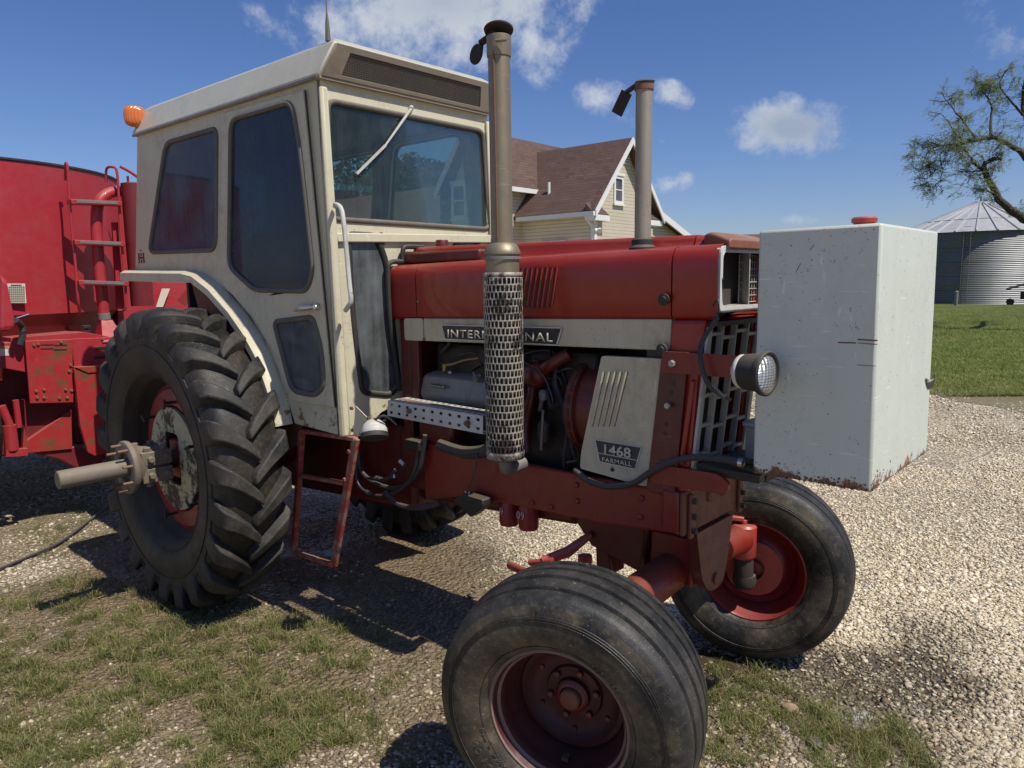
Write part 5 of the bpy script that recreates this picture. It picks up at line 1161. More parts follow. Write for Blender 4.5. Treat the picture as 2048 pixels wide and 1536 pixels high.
ring=[(bc.x+math.cos(a)*3.1,bc.y+math.sin(a)*3.1,be+(bpk-be)*.40) for a in [i*2*math.pi/48 for i in range(49)]]
MB().tube(ring,.03,6,False).lathe([(.05,0),(.05,.35)],(bc.x,bc.y,bpk),(0,0,1),8).build('roof_hoop',M['wallgrime'],cone)
lt=MB(); a0=R_(-88)
for k in (0,.07): lt.tube([(bc.x+math.cos(a0+k)*(BR+.1),bc.y+math.sin(a0+k)*(BR+.1),0),(bc.x+math.cos(a0+k)*(BR+.1),bc.y+math.sin(a0+k)*(BR+.1),be)],.02,6)
for k in range(14):
    z=.3+k*.32; lt.tube([(bc.x+math.cos(a0)*(BR+.1),bc.y+math.sin(a0)*(BR+.1),z),(bc.x+math.cos(a0+.07)*(BR+.1),bc.y+math.sin(a0+.07)*(BR+.1),z)],.012,5)
lt.build('bin_ladder',M['wallgrime'],Bn)
# bollard and unloading machine by the bin
b0=D(1911,617,41); bo=MB().lathe([(.10,-.1),(.10,on(1911,583,b0,(FW.x,FW.y,0)).z),(.05,on(1911,581.5,b0,(FW.x,FW.y,0)).z)],(b0.x,b0.y,0),(0,0,1),16).build('post',M['wallgrime'])
tag(bo,'short dark round post standing on the grass in front of the grain bin','post')
m0=D(2044,616,40.5); CO=thing('auger_cart',(m0.x,m0.y,0),'small dark wheeled auger machine standing against the grain bin at the right edge','auger')
cx,cy=m0.x,m0.y
MB().bar((cx-.5,cy,.25),(cx+1.0,cy-.1,.25),.08,.06).bar((cx+.1,cy,.3),(cx+.2,cy,1.5),.08,.08,(1,0,0)).box(cx-.1,cx+.45,cy-.2,cy+.2,.35,.75).build('frame',M['dark'],CO)
MB().tube([(cx-.8,cy,.9),(cx+.3,cy,1.25),(cx+2.2,cy+.1,2.6)],.07,10).build('auger_tube',M['wallgrime'],CO)
for x in (-.55,.8): MB().lathe([(.06,-.06),(.17,-.06),(.2,0),(.17,.06),(.06,.06)],(cx+x,cy-.15,.2),(0,1,0),20).build('wheel',M['black'],CO)
# ================================================================== TREE (locust) on the right
def bark():
    t=NT('bark'); n=t.noise(8,7,.7,t.mapping((2.5,2.5,.6))); c=t.mix(t.rng(n,.35,.65),(.035,.028,.022,1),(.11,.09,.07,1))
    return t.end(t.bsdf(c,.9,0,t.bump(n,1,.03),.2))
M['bark']=bark()
def leafmat(name,a,b,tr=.5,straw=None):
    t=NT(name); oi=t.n('ShaderNodeObjectInfo'); n=t.noise(1.6,3,.6); n2=t.noise(25,2,.6)
    c=t.mix(t.rng(t.math('ADD',t.math('MULTIPLY',n,.6),t.math('MULTIPLY',n2,.4)),.35,.65),C4(a),C4(b))
    if straw:
        at=t.n('ShaderNodeAttribute',attribute_name='tint'); s_=t.sep(at.outputs['Color']); c=t.mix(s_[0],c,C4(straw)); c=t.mix(s_[1],c,(.03,.05,.012,1))
    d=t.bsdf(c,.6,0,None,.3); tl=t.n('ShaderNodeBsdfTranslucent'); t.l(c,tl.inputs[0]); m=t.n('ShaderNodeMixShader'); m.inputs[0].default_value=tr
    t.l(d,m.inputs[1]); t.l(tl.outputs[0],m.inputs[2]); return t.end(m.outputs[0])
M['leaf']=leafmat('locust_leaf',(.13,.18,.06),(.28,.31,.14),.45)
M['leafdark']=leafmat('far_tree_leaf',(.02,.04,.016),(.06,.09,.03),.3)
TD=22.0
tb=D(2140,640,TD); tb.z=0
TRE=thing('locust_tree',(tb.x,tb.y,0),'honey locust tree with crooked dark limbs and thin feathery leaves at the right edge','tree')
random.seed(21)
limbs=[]; twigs=[]
def td(u,v,d=15): return D(u,v,22+(d-15)*1.5)
main=[[(2140,700,15),(2120,560,15),(2100,470,15),(2048,438,15),(2005,405,14.8),(1988,380,14.8),(1972,350,14.7),(1968,330,14.6),(1985,318,14.6),(2003,318,14.5)],
 [(2100,470,15),(2085,400,15.2),(2075,340,15.3),(2055,320,15.3),(2035,300,15.3),(2010,285,15.2),(1985,275,15.1),(1955,280,15.0),(1920,288,15.0),(1880,292,14.9),(1862,285,14.8)],
 [(1972,345,14.7),(1950,328,14.6),(1930,300,14.5),(1912,290,14.4)],
 [(2003,405,14.9),(1985,385,14.6),(1955,378,14.5)],
 [(1972,340,14.7),(1945,343,14.9),(1915,343,15)],
 [(1981,272,15.1),(1982,240,15.2),(1984,215,15.3),(1975,195,15.3),(1960,178,15.3),(1950,165,15.3)],
 [(1955,280,15),(1935,255,14.9),(1920,235,14.8),(1900,210,14.8),(1885,190,14.7)],
 [(1925,288,15),(1900,250,14.6),(1880,225,14.6)],
 [(2075,340,15.3),(2070,280,15.5),(2050,230,15.5),(2046,180,15.6),(2060,120,15.6)],
 [(2046,230,15.5),(2020,200,15.4),(2000,170,15.4),(2012,140,15.3)],
 [(1895,292,14.9),(1880,310,14.9),(1885,335,14.9),(1880,360,14.9),(1870,372,14.9)],
 [(1880,292,14.9),(1860,300,14.8),(1848,320,14.8),(1840,345,14.8)],
 [(1900,293,14.8),(1880,330,14.7),(1860,352,14.7),(1850,360,14.6)],
 [(2085,400,15.2),(2120,330,15.4),(2160,260,15.6),(2220,200,15.8)],
 [(2100,470,15),(2180,400,15.5),(2260,300,15.8),(2330,220,16)]]
rad=[(.19,.04),(.14,.02),(.05,.015),(.045,.01),(.03,.008),(.05,.008),(.035,.006),(.022,.005),(.14,.02),(.045,.01),(.018,.005),(.02,.005),(.015,.004),(.14,.03),(.16,.03)]
tm=MB()
for P,(r0,r1) in zip(main,rad):
    path=smooth_path([td(*p) for p in P],5); path=[p+V((random.gauss(0,.008),random.gauss(0,.008),random.gauss(0,.012))) for p in path]
    n=len(path); tm.tube(path,[r0+(r1-r0)*(i/(n-1))**.7 for i in range(n)],8); limbs.append((path,r1))
# secondary twigs
ends=[]
def twig(p,d,L,r,lev):
    pts=[p]; dd=d.normalized()
    k=5
    for i in range(k):
        dd=(dd+V((random.gauss(0,.28),random.gauss(0,.28),random.gauss(0,.25)))).normalized(); pts.append(pts[-1]+dd*L/k)
    tm.tube(pts,[r*(1-.7*i/k) for i in range(k+1)],4,False)
    for i in range(1,k+1):
        if lev>0:
            if random.random()<.75: twig(pts[i],(dd+V((random.gauss(0,.8),random.gauss(0,.8),random.gauss(0,.7)))),L*random.uniform(.4,.65),r*.5,lev-1)
        else: ends.append((pts[i],dd))
for path,r1 in limbs:
    n=len(path)
    for i in range(int(n*.35),n,2):
        if (path[i]-td(2100,640)).length<1.8: continue
        for _ in range(1 if i<n*.6 else 2):
            d=V((random.gauss(0,1),random.gauss(0,1),random.gauss(.65,.7))); twig(path[i],d,random.uniform(.30,.75),.011,1 if random.random()<.8 else 2)
tm.build('trunk',M['bark'],TRE,smooth=60)
lf=MB()
vs=[];fs=[]
sel=ends
for (p,d) in sel:
    if random.random()<.50: continue
    for k in range(random.randint(1,3)):
        # feathery compound leaf: a drooping rib with small leaflets
        ax_=V((random.gauss(0,1),random.gauss(0,1),random.gauss(-.1,.5))).normalized(); L=random.uniform(.13,.26); s=ax_.cross(V((0,0,1))).normalized(); up=s.cross(ax_)
        for i in range(5):
            t=(i+1)/5; c=p+ax_*L*t+V((0,0,-.03*t*t*L*4))
            for sg in (-1,1):
                e=c+s*sg*.036+ax_*.014+up*random.uniform(-.014,.016); o=len(vs)
                vs+= [c,c+ax_*.022+s*sg*.016,e,c-ax_*.006+s*sg*.018]; fs.append((o,o+1,o+2,o+3))
lf.add(vs,fs); lf.build('crown',M['leaf'],TRE,smooth=0,recalc=False)
print('locust leaves',len(fs))
# trees behind the house (seen through the cab and reflected by it)
def bushy(name,c,h,r,label,n=16000,group='trees beyond the farmhouse'):
    t=thing(name,(c[0],c[1],0),label,'tree',group)
    MB().tube([(c[0],c[1],-.2),(c[0]+.1,c[1],h*.35),(c[0],c[1]+.1,h*.75)],[r*.09,r*.06,r*.02],8).build('trunk',M['bark'],t)
    cl=[]
    for i in range(34):
        a=random.uniform(0,2*math.pi); q=random.uniform(-1,1); rr=random.uniform(.35,1)**.5
        cl.append((V((c[0]+math.cos(a)*r*rr*math.sqrt(1-q*q*.8),c[1]+math.sin(a)*r*rr*math.sqrt(1-q*q*.8),h*.62+q*h*.34)),random.uniform(.2,.38)*r))
    vs=[];fs=[]
    for i in range(n):
        p,s=random.choice(cl); d=V((random.gauss(0,1),random.gauss(0,1),random.gauss(0,1))).normalized()*s*random.uniform(.6,1.05); p=p+d
        a=V((random.gauss(0,1),random.gauss(0,1),random.gauss(0,1))).normalized()*random.uniform(.10,.20); b=a.orthogonal().normalized()*random.uniform(.06,.12); o=len(vs)
        vs+=[p-a,p+b,p+a,p-b]; fs.append((o,o+1,o+2,o+3))
    MB().add(vs,fs).build('crown',M['leafdark'],t,smooth=0,recalc=False)
for (u,d,h,r,lab) in ((800,44,9.0,4.0,'leafy green tree above the low roof, seen through the windshield'),(735,60,7.0,3.2,'smaller green tree left of the one above the low roof, seen through the windshield')):
    c=D(u,600,d); bushy('shade_tree',(c.x,c.y),h,r,lab)
# ================================================================== GROUND
lawn_a,lawn_b=Z(1868,792,0),Z(2048,832,0)
ld_=(lawn_b-lawn_a).normalized(); ln_=V((-ld_.y,ld_.x,0)); 
if ln_.y<0: ln_=-ln_
def lawn_d(x,y): return (x-lawn_a.x)*ln_.x+(y-lawn_a.y)*ln_.y
def gblob(u,v,r,w): p=Z(u,v,0); return (p.x,p.y,r,w)
GB=[gblob(40,1250,.8,1.2),gblob(250,1330,.6,.9),gblob(450,1470,.5,1.0),gblob(60,1420,.55,1.5),gblob(20,1480,.5,1.4),gblob(330,1460,.55,1.1),gblob(520,1350,.5,.9),gblob(330,1210,.45,.8),gblob(560,1500,.4,.9),gblob(200,1060,.5,.8),gblob(40,1010,.7,.9),gblob(720,1470,.35,.7),gblob(880,1280,.25,.5),gblob(700,1250,.25,.5),gblob(300,1400,.35,.8),
    gblob(1500,1440,.30,1.2),gblob(1640,1500,.34,1.3),gblob(1750,1530,.30,1.1),gblob(1450,1400,.26,1.1),gblob(1700,1440,.24,.8),gblob(1560,1360,.2,.5),gblob(1480,1490,.3,1.0),gblob(1850,1500,.3,.7),gblob(1000,1160,.3,.3),gblob(1900,820,1.2,.8)]
PB=[gblob(600,1440,.45,1),gblob(440,1300,.5,1),gblob(640,1330,.35,1),gblob(400,1000,.3,1),gblob(1450,1320,.28,1.2),gblob(1380,1310,.2,1.1),gblob(1750,1290,.45,.7),gblob(1900,1330,.4,.7),gblob(1620,1300,.25,.8),gblob(1650,1400,.3,.7),gblob(1830,1460,.3,.7),gblob(700,1060,.5,1.6),gblob(620,1200,.4,1.3),gblob(800,1130,.3,1.2),gblob(800,1200,.4,1.0),gblob(200,1330,.4,.8),gblob(500,1250,.4,.8),gblob(740,1380,.35,.7),gblob(150,1180,.4,.7),gblob(860,1160,.35,.9),gblob(300,1150,.4,.9)]  # mud patches, plus darkening painted in for shade under the tractor
WB=[gblob(1620,1530,.10,1.2),gblob(1580,1475,.09,1.0),gblob(1700,1420,.08,.9),gblob(1870,1440,.10,.9),gblob(1990,1230,.09,.7),gblob(650,1120,.10,.7),gblob(690,1070,.08,.7),gblob(1800,1530,.10,.9),gblob(1500,1380,.06,.6)]
DB=[gblob(100,1250,1.3,1.4),gblob(420,1380,1.0,1.5),gblob(650,1480,.6,1.2),gblob(100,1060,1.2,.9),gblob(1500,1460,.45,.9),gblob(1750,1500,.4,.7),gblob(750,1080,.9,1.2),gblob(900,1250,.4,.8),gblob(-50,1500,.8,1),gblob(800,1170,.4,1.3),gblob(620,1180,.5,1.6),gblob(740,1200,.5,1.5),gblob(950,1230,.4,1.2)]  # soil patches, some of them painting in shade beneath the tractor
PB+=[(1.0,-.25,.62,1.5),(1.7,-.35,.55,1.4),(.3,.1,.7,1.6),(-.3,-.3,.7,1.2),(2.25,-.45,.35,.9)]  # dark blobs that paint the tractor's shade into the ground colour
def fsum(B,x,y):
    s=0
    for (bx_,by_,r,w) in B:
        d2=((x-bx_)**2+(y-by_)**2)/(r*r)
        if d2<9: s=s+w*math.exp(-d2)
    return s
def nz2(x,y,s,o=0): return noise.noise(V((x*s+o,y*s-o,o*1.7)))
def grassy(x,y): 
    b=fsum(GB,x,y); return max(0,min(1,b*1.0*(.75+1.6*nz2(x,y,2.3,3))+.5*nz2(x,y,9,5)*b))
def mud_and_shade(x,y): return max(0,min(1,fsum(PB,x,y)*(.8+1.3*nz2(x,y,2.0,9))))
def dirt_and_shade(x,y): return max(0,min(1,fsum(DB,x,y)*(.85+.9*nz2(x,y,1.3,17))))
def ashy(x,y): return max(0,min(1,fsum(WB,x,y)*(.8+2.2*nz2(x,y,7,13))))
def axis(c,near,step,far):
    L=[0]; s=step
    while L[-1]<near: L.append(L[-1]+s)
    while L[-1]<far: s*=1.16; L.append(L[-1]+s)
    return [c-q for q in L[:0:-1]]+[c+q for q in L]
GB.append(gblob(120,1500,.6,1.2))
gx=axis(2.0,4.6,.06,1500); gy_=axis(.6,4.4,.06,1500)
vs=[]; att=[]
for y in gy_:
    for x in gx:
        near=abs(x-2)<4.6 and abs(y-.6)<4.4
        z=0
        if near:
            z=.018*nz2(x,y,1.1,2)+.008*nz2(x,y,4,4); g=grassy(x,y); m=mud_and_shade(x,y); a=ashy(x,y); z-=.012*m
        else: g=m=a=0
        vs.append((x,y,z)); att.append((g,m,a,dirt_and_shade(x,y) if near else 0))
nx=len(gx); fs=[(j*nx+i,j*nx+i+1,(j+1)*nx+i+1,(j+1)*nx+i) for j in range(len(gy_)-1) for i in range(nx-1)]
def gravelmat():
    t=NT('gravel_ground'); at=t.n('ShaderNodeAttribute',attribute_name='mask'); s=t.sep(at.outputs['Color'])
    v=t.n('ShaderNodeTexVoronoi'); v.inputs['Scale'].default_value=34; v.inputs['Randomness'].default_value=1; t.l(t.tc.outputs['Object'],v.inputs['Vector'])
    v2=t.n('ShaderNodeTexVoronoi'); v2.inputs['Scale'].default_value=75; t.l(t.tc.outputs['Object'],v2.inputs['Vector'])
    n=t.noise(.7,6,.65); n2=t.noise(14,5,.7)
    hs=t.sep(v.outputs['Color'])
    c=t.mix(hs[0],(.48,.40,.265,1),(.76,.69,.53,1)); c=t.mix(t.rng(hs[1],.75,.95),c,(.22,.19,.15,1)); c=t.mix(t.rng(v.outputs['Distance'],.35,.62),c,(.26,.21,.14,1))
    c=t.mix(t.math('MULTIPLY',t.rng(n,.45,.68),.45),c,(.36,.30,.20,1))
    mud_shade_col=t.mix(n2,(.034,.026,.017,1),(.10,.078,.050,1))  # dark mud tone, also used to paint the shade under the tractor
    c=t.mix(t.math('MULTIPLY',s[1],.9,True),c,mud_shade_col)
    gr=t.mix(n2,(.055,.055,.022,1),(.13,.12,.055,1)); c=t.mix(t.math('MULTIPLY',s[0],.75,True),c,gr)
    c=t.mix(t.math('MULTIPLY',s[2],t.rng(n2,.35,.6)),c,(.62,.62,.62,1))
    c=t.mix(t.math('MULTIPLY',at.outputs['Alpha'],t.rng(n2,.25,.7,.55,.95)),c,t.mix(n2,(.10,.072,.036,1),(.30,.225,.13,1)))
    h=t.math('ADD',t.math('MULTIPLY',v.outputs['Distance'],-1),t.math('MULTIPLY',v2.outputs['Distance'],-.35))
    wet=t.math('MULTIPLY',s[1],.5)
    return t.end(t.bsdf(c,t.math('SUBTRACT',.9,wet),0,t.bump(h,.9,.03),.3))
M['gravel']=gravelmat()
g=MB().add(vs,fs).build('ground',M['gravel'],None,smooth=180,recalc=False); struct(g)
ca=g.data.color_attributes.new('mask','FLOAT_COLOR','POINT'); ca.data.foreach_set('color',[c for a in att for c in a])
# lawn sheet
def lawnmat():
    t=NT('lawn_turf'); n=t.noise(.35,5,.6); n2=t.noise(9,5,.75); n3=t.noise(60,3,.7)
    c=t.mix(t.rng(n,.35,.65),(.095,.14,.03,1),(.19,.21,.065,1)); c=t.mix(t.rng(n2,.45,.7),c,(.13,.135,.045,1)); c=t.mix(t.math('MULTIPLY',t.rng(n3,.5,.7),.5),c,(.025,.045,.010,1))
    dp=t.n('ShaderNodeVectorMath',operation='DOT_PRODUCT'); t.l(t.tc.outputs['Object'],dp.inputs[0]); dp.inputs[1].default_value=tuple(ln_)
    dd=t.math('SUBTRACT',dp.outputs['Value'],lawn_a.dot(ln_)); e=t.math('ADD',dd,t.math('MULTIPLY',t.math('SUBTRACT',n2,.5),2.2))
    c=t.mix(t.rng(e,.2,2.6,.95,0),c,t.mix(n3,(.24,.20,.11,1),(.42,.36,.24,1)))
    return t.end(t.bsdf(c,.9,0,t.bump(t.math('ADD',n2,n3),1,.05),.15))
M['lawn']=lawnmat()
lp=[]; L0=lawn_a-ld_*60; 
for i in range(241):
    p=L0+ld_*i*.5; w=.35*nz2(p.x,p.y,.6,4)+.2*nz2(p.x,p.y,2.2,1); lp.append(V((p.x+ln_.x*w,p.y+ln_.y*w,.006)))
lv_=[]
for i,p in enumerate(lp): lv_+= [p,p+ln_*1.2+V((0,0,.012)),p+ln_*40+V((0,0,.035)),p+ln_*400+V((0,0,.05))]
fs=[]
for i in range(len(lp)-1):
    for k in range(3): a=i*4+k; fs.append((a,a+1,a+5,a+4))
lw_=MB().add(lv_,fs).build('lawn',M['lawn'],None,smooth=180); struct(lw_)
# ---- loose stones, one merged body of gravel
ico=[(0,0,-1),(.72,-.53,-.45),(-.28,-.85,-.45),(-.89,0,-.45),(-.28,.85,-.45),(.72,.53,-.45),(.28,-.85,.45),(-.72,-.53,.45),(-.72,.53,.45),(.28,.85,.45),(.89,0,.45),(0,0,1)]
icf=[(0,1,2),(1,0,5),(0,2,3),(0,3,4),(0,4,5),(1,5,10),(2,1,6),(3,2,7),(4,3,8),(5,4,9),(1,10,6),(2,6,7),(3,7,8),(4,8,9),(5,9,10),(6,10,11),(7,6,11),(8,7,11),(9,8,11),(10,9,11)]
rng_=np.random.default_rng(5); icoA=np.array(ico); icfA=np.array(icf)
def stones(name,N,umin,umax,vmin,vmax,smin,smax,label):
    pos=[];siz=[];tint=[];dirt_shade=[]
    tries=0
    while len(pos)<N and tries<N*6:
        tries+=1
        u=random.uniform(umin,umax); v=vmin+(vmax-vmin)*random.random()**.8
        p=Z(u,v,0)
        ld9=lawn_d(p.x,p.y)
        if p.length>40 or ld9>1.6*random.random()**2: continue
        g_=grassy(p.x,p.y); m_=mud_and_shade(p.x,p.y)
        dd_=dirt_and_shade(p.x,p.y)
        if random.random()<g_*.55 or random.random()<m_*.80 or random.random()<dd_*.80: continue
        dist=(p-CP).length
        s=random.uniform(smin,smax)*random.choice([.6,.8,1,1,1.3,1.7 if random.random()<.3 else 1])
        s*= max(1,dist/7)
        pos.append((p.x,p.y,.018*nz2(p.x,p.y,1.1,2)+.008*nz2(p.x,p.y,4,4)-.012*m_+s*.18)); siz.append(s*(1.6 if random.random()<.035 else 1)); tint.append(random.random()); dirt_shade.append(min(1,dd_*random.uniform(.1,1.25)+m_*random.uniform(.2,1.1)))  # stones soiled, and darkened too where ground shade is painted in
    n=len(pos); P=np.array(pos); S=np.array(siz)
    jit=1+rng_.normal(0,.30,(n,12,1)); vv=icoA[None]*jit*np.stack([S*rng_.uniform(.7,1.35,n),S*rng_.uniform(.6,1.0,n),S*rng_.uniform(.35,.6,n)],1)[:,None,:]
    a=rng_.uniform(0,2*np.pi,n); ca_,sa_=np.cos(a)[:,None],np.sin(a)[:,None]
    tl=rng_.normal(0,.25,n)[:,None]
    x=vv[:,:,0]*ca_-vv[:,:,1]*sa_; y=vv[:,:,0]*sa_+vv[:,:,1]*ca_; z=vv[:,:,2]+x*tl
    vv=np.stack([x,y,z],2)+P[:,None,:]
    me=bpy.data.meshes.new(name); me.vertices.add(n*12); me.vertices.foreach_set('co',vv.reshape(-1)); F=(icfA[None]+(np.arange(n)*12)[:,None,None]).reshape(-1)
    me.loops.add(len(F)); me.loops.foreach_set('vertex_index',F.astype(np.int32)); me.polygons.add(n*20); me.polygons.foreach_set('loop_start',(np.arange(n*20)*3).astype(np.int32)); me.polygons.foreach_set('loop_total',np.full(n*20,3,np.int32))
    me.update(calc_edges=True); me.validate()
    cc=me.color_attributes.new('tint','FLOAT_COLOR','POINT'); T_=np.array(tint); arr=np.ones((n*12,4)); arr[:,0]=np.repeat(T_,12); arr[:,1]=np.repeat(rng_.random(n),12); arr[:,2]=np.repeat(np.array(dirt_shade),12); cc.data.foreach_set('color',arr.reshape(-1))
    o=bpy.data.objects.new(name,me); col.objects.link(o); me.materials.append(M['stone']); tag(o,label,'gravel',None,'stuff'); print(name,n); return o
def stonemat():
    t=NT('limestone_chips'); at=t.n('ShaderNodeAttribute',attribute_name='tint'); s=t.sep(at.outputs['Color']); n=t.noise(60,4,.7)
    c=t.mix(s[0],(.52,.42,.265,1),(.86,.77,.575,1)); c=t.mix(t.rng(s[1],.93,.95),c,(.24,.22,.19,1)); c=t.mix(t.rng(s[1],.04,.02),c,(.33,.20,.12,1)); c=t.mix(t.math('MULTIPLY',t.rng(n,.4,.7),.45),c,(.30,.25,.17,1))
    c=t.mix(t.math('MULTIPLY',s[2],.92),c,(.115,.082,.046,1))
    return t.end(t.bsdf(c,.8,0,t.bump(n,.4,.004),.3))
M['stone']=stonemat()
stones('loose_gravel',115000,-60,2110,905,1620,.0042,.0108,'pale limestone gravel stones lying loose around the tractor')
stones('far_gravel',34000,900,2110,780,980,.005,.010,'pale gravel of the driveway in front of the lawn')
# ---- grass blades
def blades(name,pts,h0,h1,w,mat,label,clump=1):
    n=len(pts); P=np.array(pts); 
    H_=(h0+(h1-h0)*rng_.random(n)**1.5*1.25)*P[:,3]; a=rng_.uniform(0,2*np.pi,n); lean=rng_.uniform(.1,1.7,n)*H_; b=a+rng_.normal(1.57,.5,n)
    wx_=np.cos(b)*w/2; wy_=np.sin(b)*w/2; dx=np.cos(a)*lean; dy=np.sin(a)*lean
    v=np.zeros((n,5,3)); base=P[:,:3]
    for k,(t,wd_) in enumerate(((0,1),(0,-1),(.55,-.8),(.55,.8),(1,0))):
        v[:,k,0]=base[:,0]+dx*t**2+wx_*wd_; v[:,k,1]=base[:,1]+dy*t**2+wy_*wd_; v[:,k,2]=base[:,2]+H_*t*(1-.25*t)
    me=bpy.data.meshes.new(name); me.vertices.add(n*5); me.vertices.foreach_set('co',v.reshape(-1))
    o5=(np.arange(n)*5)[:,None]; F=np.concatenate([o5+np.array([[0,1,2,3]]),o5+np.array([[3,2,4]])],1).reshape(-1)
    me.loops.add(len(F)); me.loops.foreach_set('vertex_index',F.astype(np.int32)); ls=np.stack([np.arange(n)*7,np.arange(n)*7+4],1).reshape(-1); lt_=np.tile([4,3],n)
    me.polygons.add(n*2); me.polygons.foreach_set('loop_start',ls.astype(np.int32)); me.polygons.foreach_set('loop_total',lt_.astype(np.int32)); me.update(calc_edges=True)
    cc=me.color_attributes.new('tint','FLOAT_COLOR','POINT'); arr=np.zeros((n*5,4)); sw_=np.clip(rng_.random(n)**1.6*1.15,0,1); sw_=np.where(rng_.random(n)<.25,1,sw_*.6); arr[:,0]=np.repeat(sw_,5); arr[:,1]=np.repeat(rng_.random(n)**3*.8,5); cc.data.foreach_set('color',arr.reshape(-1))
    o=bpy.data.objects.new(name,me); col.objects.link(o); me.materials.append(mat); tag(o,label,'grass',None,'stuff'); return o
M['grass']=leafmat('grass_blade',(.07,.115,.016),(.20,.24,.05),.35,(.38,.32,.15))
M['lawngrass']=leafmat('lawn_blade',(.12,.18,.03),(.32,.33,.10),.35)
pts=[]; tries=0
while len(pts)<60000 and tries<260000:
    tries+=1
    p=Z(random.uniform(-80,2100),random.uniform(930,1640),0); g_=grassy(p.x,p.y)
    if random.random()<(g_-.40)*.55*max(0,nz2(p.x,p.y,14,31)*2.6+.35) or random.random()<.004+.02*dirt_and_shade(p.x,p.y)*max(0,nz2(p.x,p.y,5,41)):
        k=random.randint(3,10); hs_=.5+g_*.8
        for _ in range(k): pts.append((p.x+random.gauss(0,.016),p.y+random.gauss(0,.016),-.004+.018*nz2(p.x,p.y,1.1,2),hs_))
print('blades',len(pts))
blades('grass_tuft',pts,.010,.045,.0028,M['grass'],'patchy green and straw coloured grass growing through the gravel')
pts=[]
while len(pts)<70000:
    u=random.uniform(1840,2100); v=795-175*(1-random.random()**1.0)**1.6
    p=Z(u,max(v,622),0); d=lawn_d(p.x,p.y)
    if d>0 and random.random()<min(1,d*.35+.04): pts.append((p.x,p.y,.015,min(3,.8+(p-CP).length/26)))
blades('lawn_grass',pts,.02,.055,.010,M['lawngrass'],'mown green lawn in front of the grain bin')
# puddles
def watermat():
    t=NT('muddy_water'); n=t.noise(25,3,.6); return t.end(t.bsdf((.055,.042,.026,1),.04,0,t.bump(n,.06,.004),.5))
M['water']=watermat()
for (u,v,rx,ry) in ((1440,1325,.24,.11),(1385,1308,.14,.09),(665,1105,.07,.05)):
    c=Z(u,v,0); L=[]
    for i in range(40):
        a=2*math.pi*i/40; r=1+.55*nz2(math.cos(a)*1.5+u,math.sin(a)*1.5,1,7); L.append(V((c.x+math.cos(a)*rx*r,c.y+math.sin(a)*ry*r,.0045+.018*nz2(c.x,c.y,1.1,2)+.008*nz2(c.x,c.y,4,4)-.012*mud_and_shade(c.x,c.y))))
    struct(MB().sheet(L).build('puddle',M['water'],None,smooth=0))
# black hose lying in the grass on the left
hp=[Z(-60,1160,.012),Z(10,1132,.012),Z(60,1112,.014),Z(120,1082,.02),Z(165,1055,.06),X(200,1020,-.25),X(222,1000,-.15)]
hp[5].z=max(hp[5].z,.1)
ho=MB().tube(smooth_path([Z(-60,1160,.012),Z(0,1137,.012),Z(60,1112,.015),Z(120,1084,.02),Z(180,1040,.02),Z(235,1000,.02),Z(300,985,.02)],6),.011,8).build('garden_hose',M['hose'])
tag(ho,'thin black hose lying across the grass at the left behind the rear wheel','hose')
# odd stones that stand out
def rock(name,u,v,s,mat,label,cat):
    c=Z(u,v,0); bm=bmesh.new(); bmesh.ops.create_icosphere(bm,subdivisions=3,radius=1)
    for q in bm.verts: 
        f=1+.25*noise.noise(q.co*1.7+V((u,v,0)))+.08*noise.noise(q.co*6); q.co=V((q.co.x*s*f,q.co.y*s*.8*f,q.co.z*s*.42*f))
    me=bpy.data.meshes.new(name); bm.to_mesh(me); bm.free(); me.shade_smooth(); o=bpy.data.objects.new(name,me); o.location=(c.x,c.y,s*.2); o.rotation_euler[2]=u; col.objects.link(o); me.materials.append(mat); tag(o,label,cat)
rock('rock',1630,1490,.040,M['dark'],'rounded dark lump lying in white ash at the bottom right','rock')
rock('rock',1580,1418,.035,paint('brown_rock',(.30,.20,.12),.8,(.2,.15,.1),.4,0,0,.2),'reddish brown stone on the gravel between the two front wheels','rock')
# ================================================================== SKY, SUN
AZ,EL_=R_(2.5),R_(57)
S=V((math.cos(EL_)*math.cos(AZ),math.cos(EL_)*math.sin(AZ),math.sin(EL_)))
sd=bpy.data.lights.new('sun','SUN'); sd.energy=5.0; sd.angle=R_(.53); sd.color=(1,.945,.86); so=bpy.data.objects.new('sun',sd); col.objects.link(so); so.rotation_euler=S.to_track_quat('Z','Y').to_euler(); so.location=(6,2,9)
w=bpy.data.worlds.new('World'); sc.world=w; w.use_nodes=True; nt=w.node_tree; nt.nodes.clear()
def N(t,**k):
    q=nt.nodes.new(t)
    for a,b in k.items(): setattr(q,a,b)
    return q
def LK(a,b): nt.links.new(a,b)
sky=N('ShaderNodeTexSky',sky_type='NISHITA'); sky.sun_disc=False; sky.sun_elevation=EL_; sky.sun_rotation=R_(90)-AZ; sky.air_density=1.0; sky.dust_density=.6; sky.ozone_density=2.0; sky.altitude=200
tc=N('ShaderNodeTexCoord'); vec=tc.outputs['Generated']
def MT(op,a,b=0,c=None,clamp=False):
    q=N('ShaderNodeMath',operation=op,use_clamp=clamp)
    for i,x in enumerate((a,b,c)):
        if x is None: continue
        if isinstance(x,bpy.types.NodeSocket): LK(x,q.inputs[i])
        else: q.inputs[i].default_value=x
    return q.outputs[0]
def VM(op,a,b=None,scale=None):
    q=N('ShaderNodeVectorMath',operation=op); LK(a,q.inputs[0])
    if b is not None:
        if isinstance(b,bpy.types.NodeSocket): LK(b,q.inputs[1])
        else: q.inputs[1].default_value=b
    return q
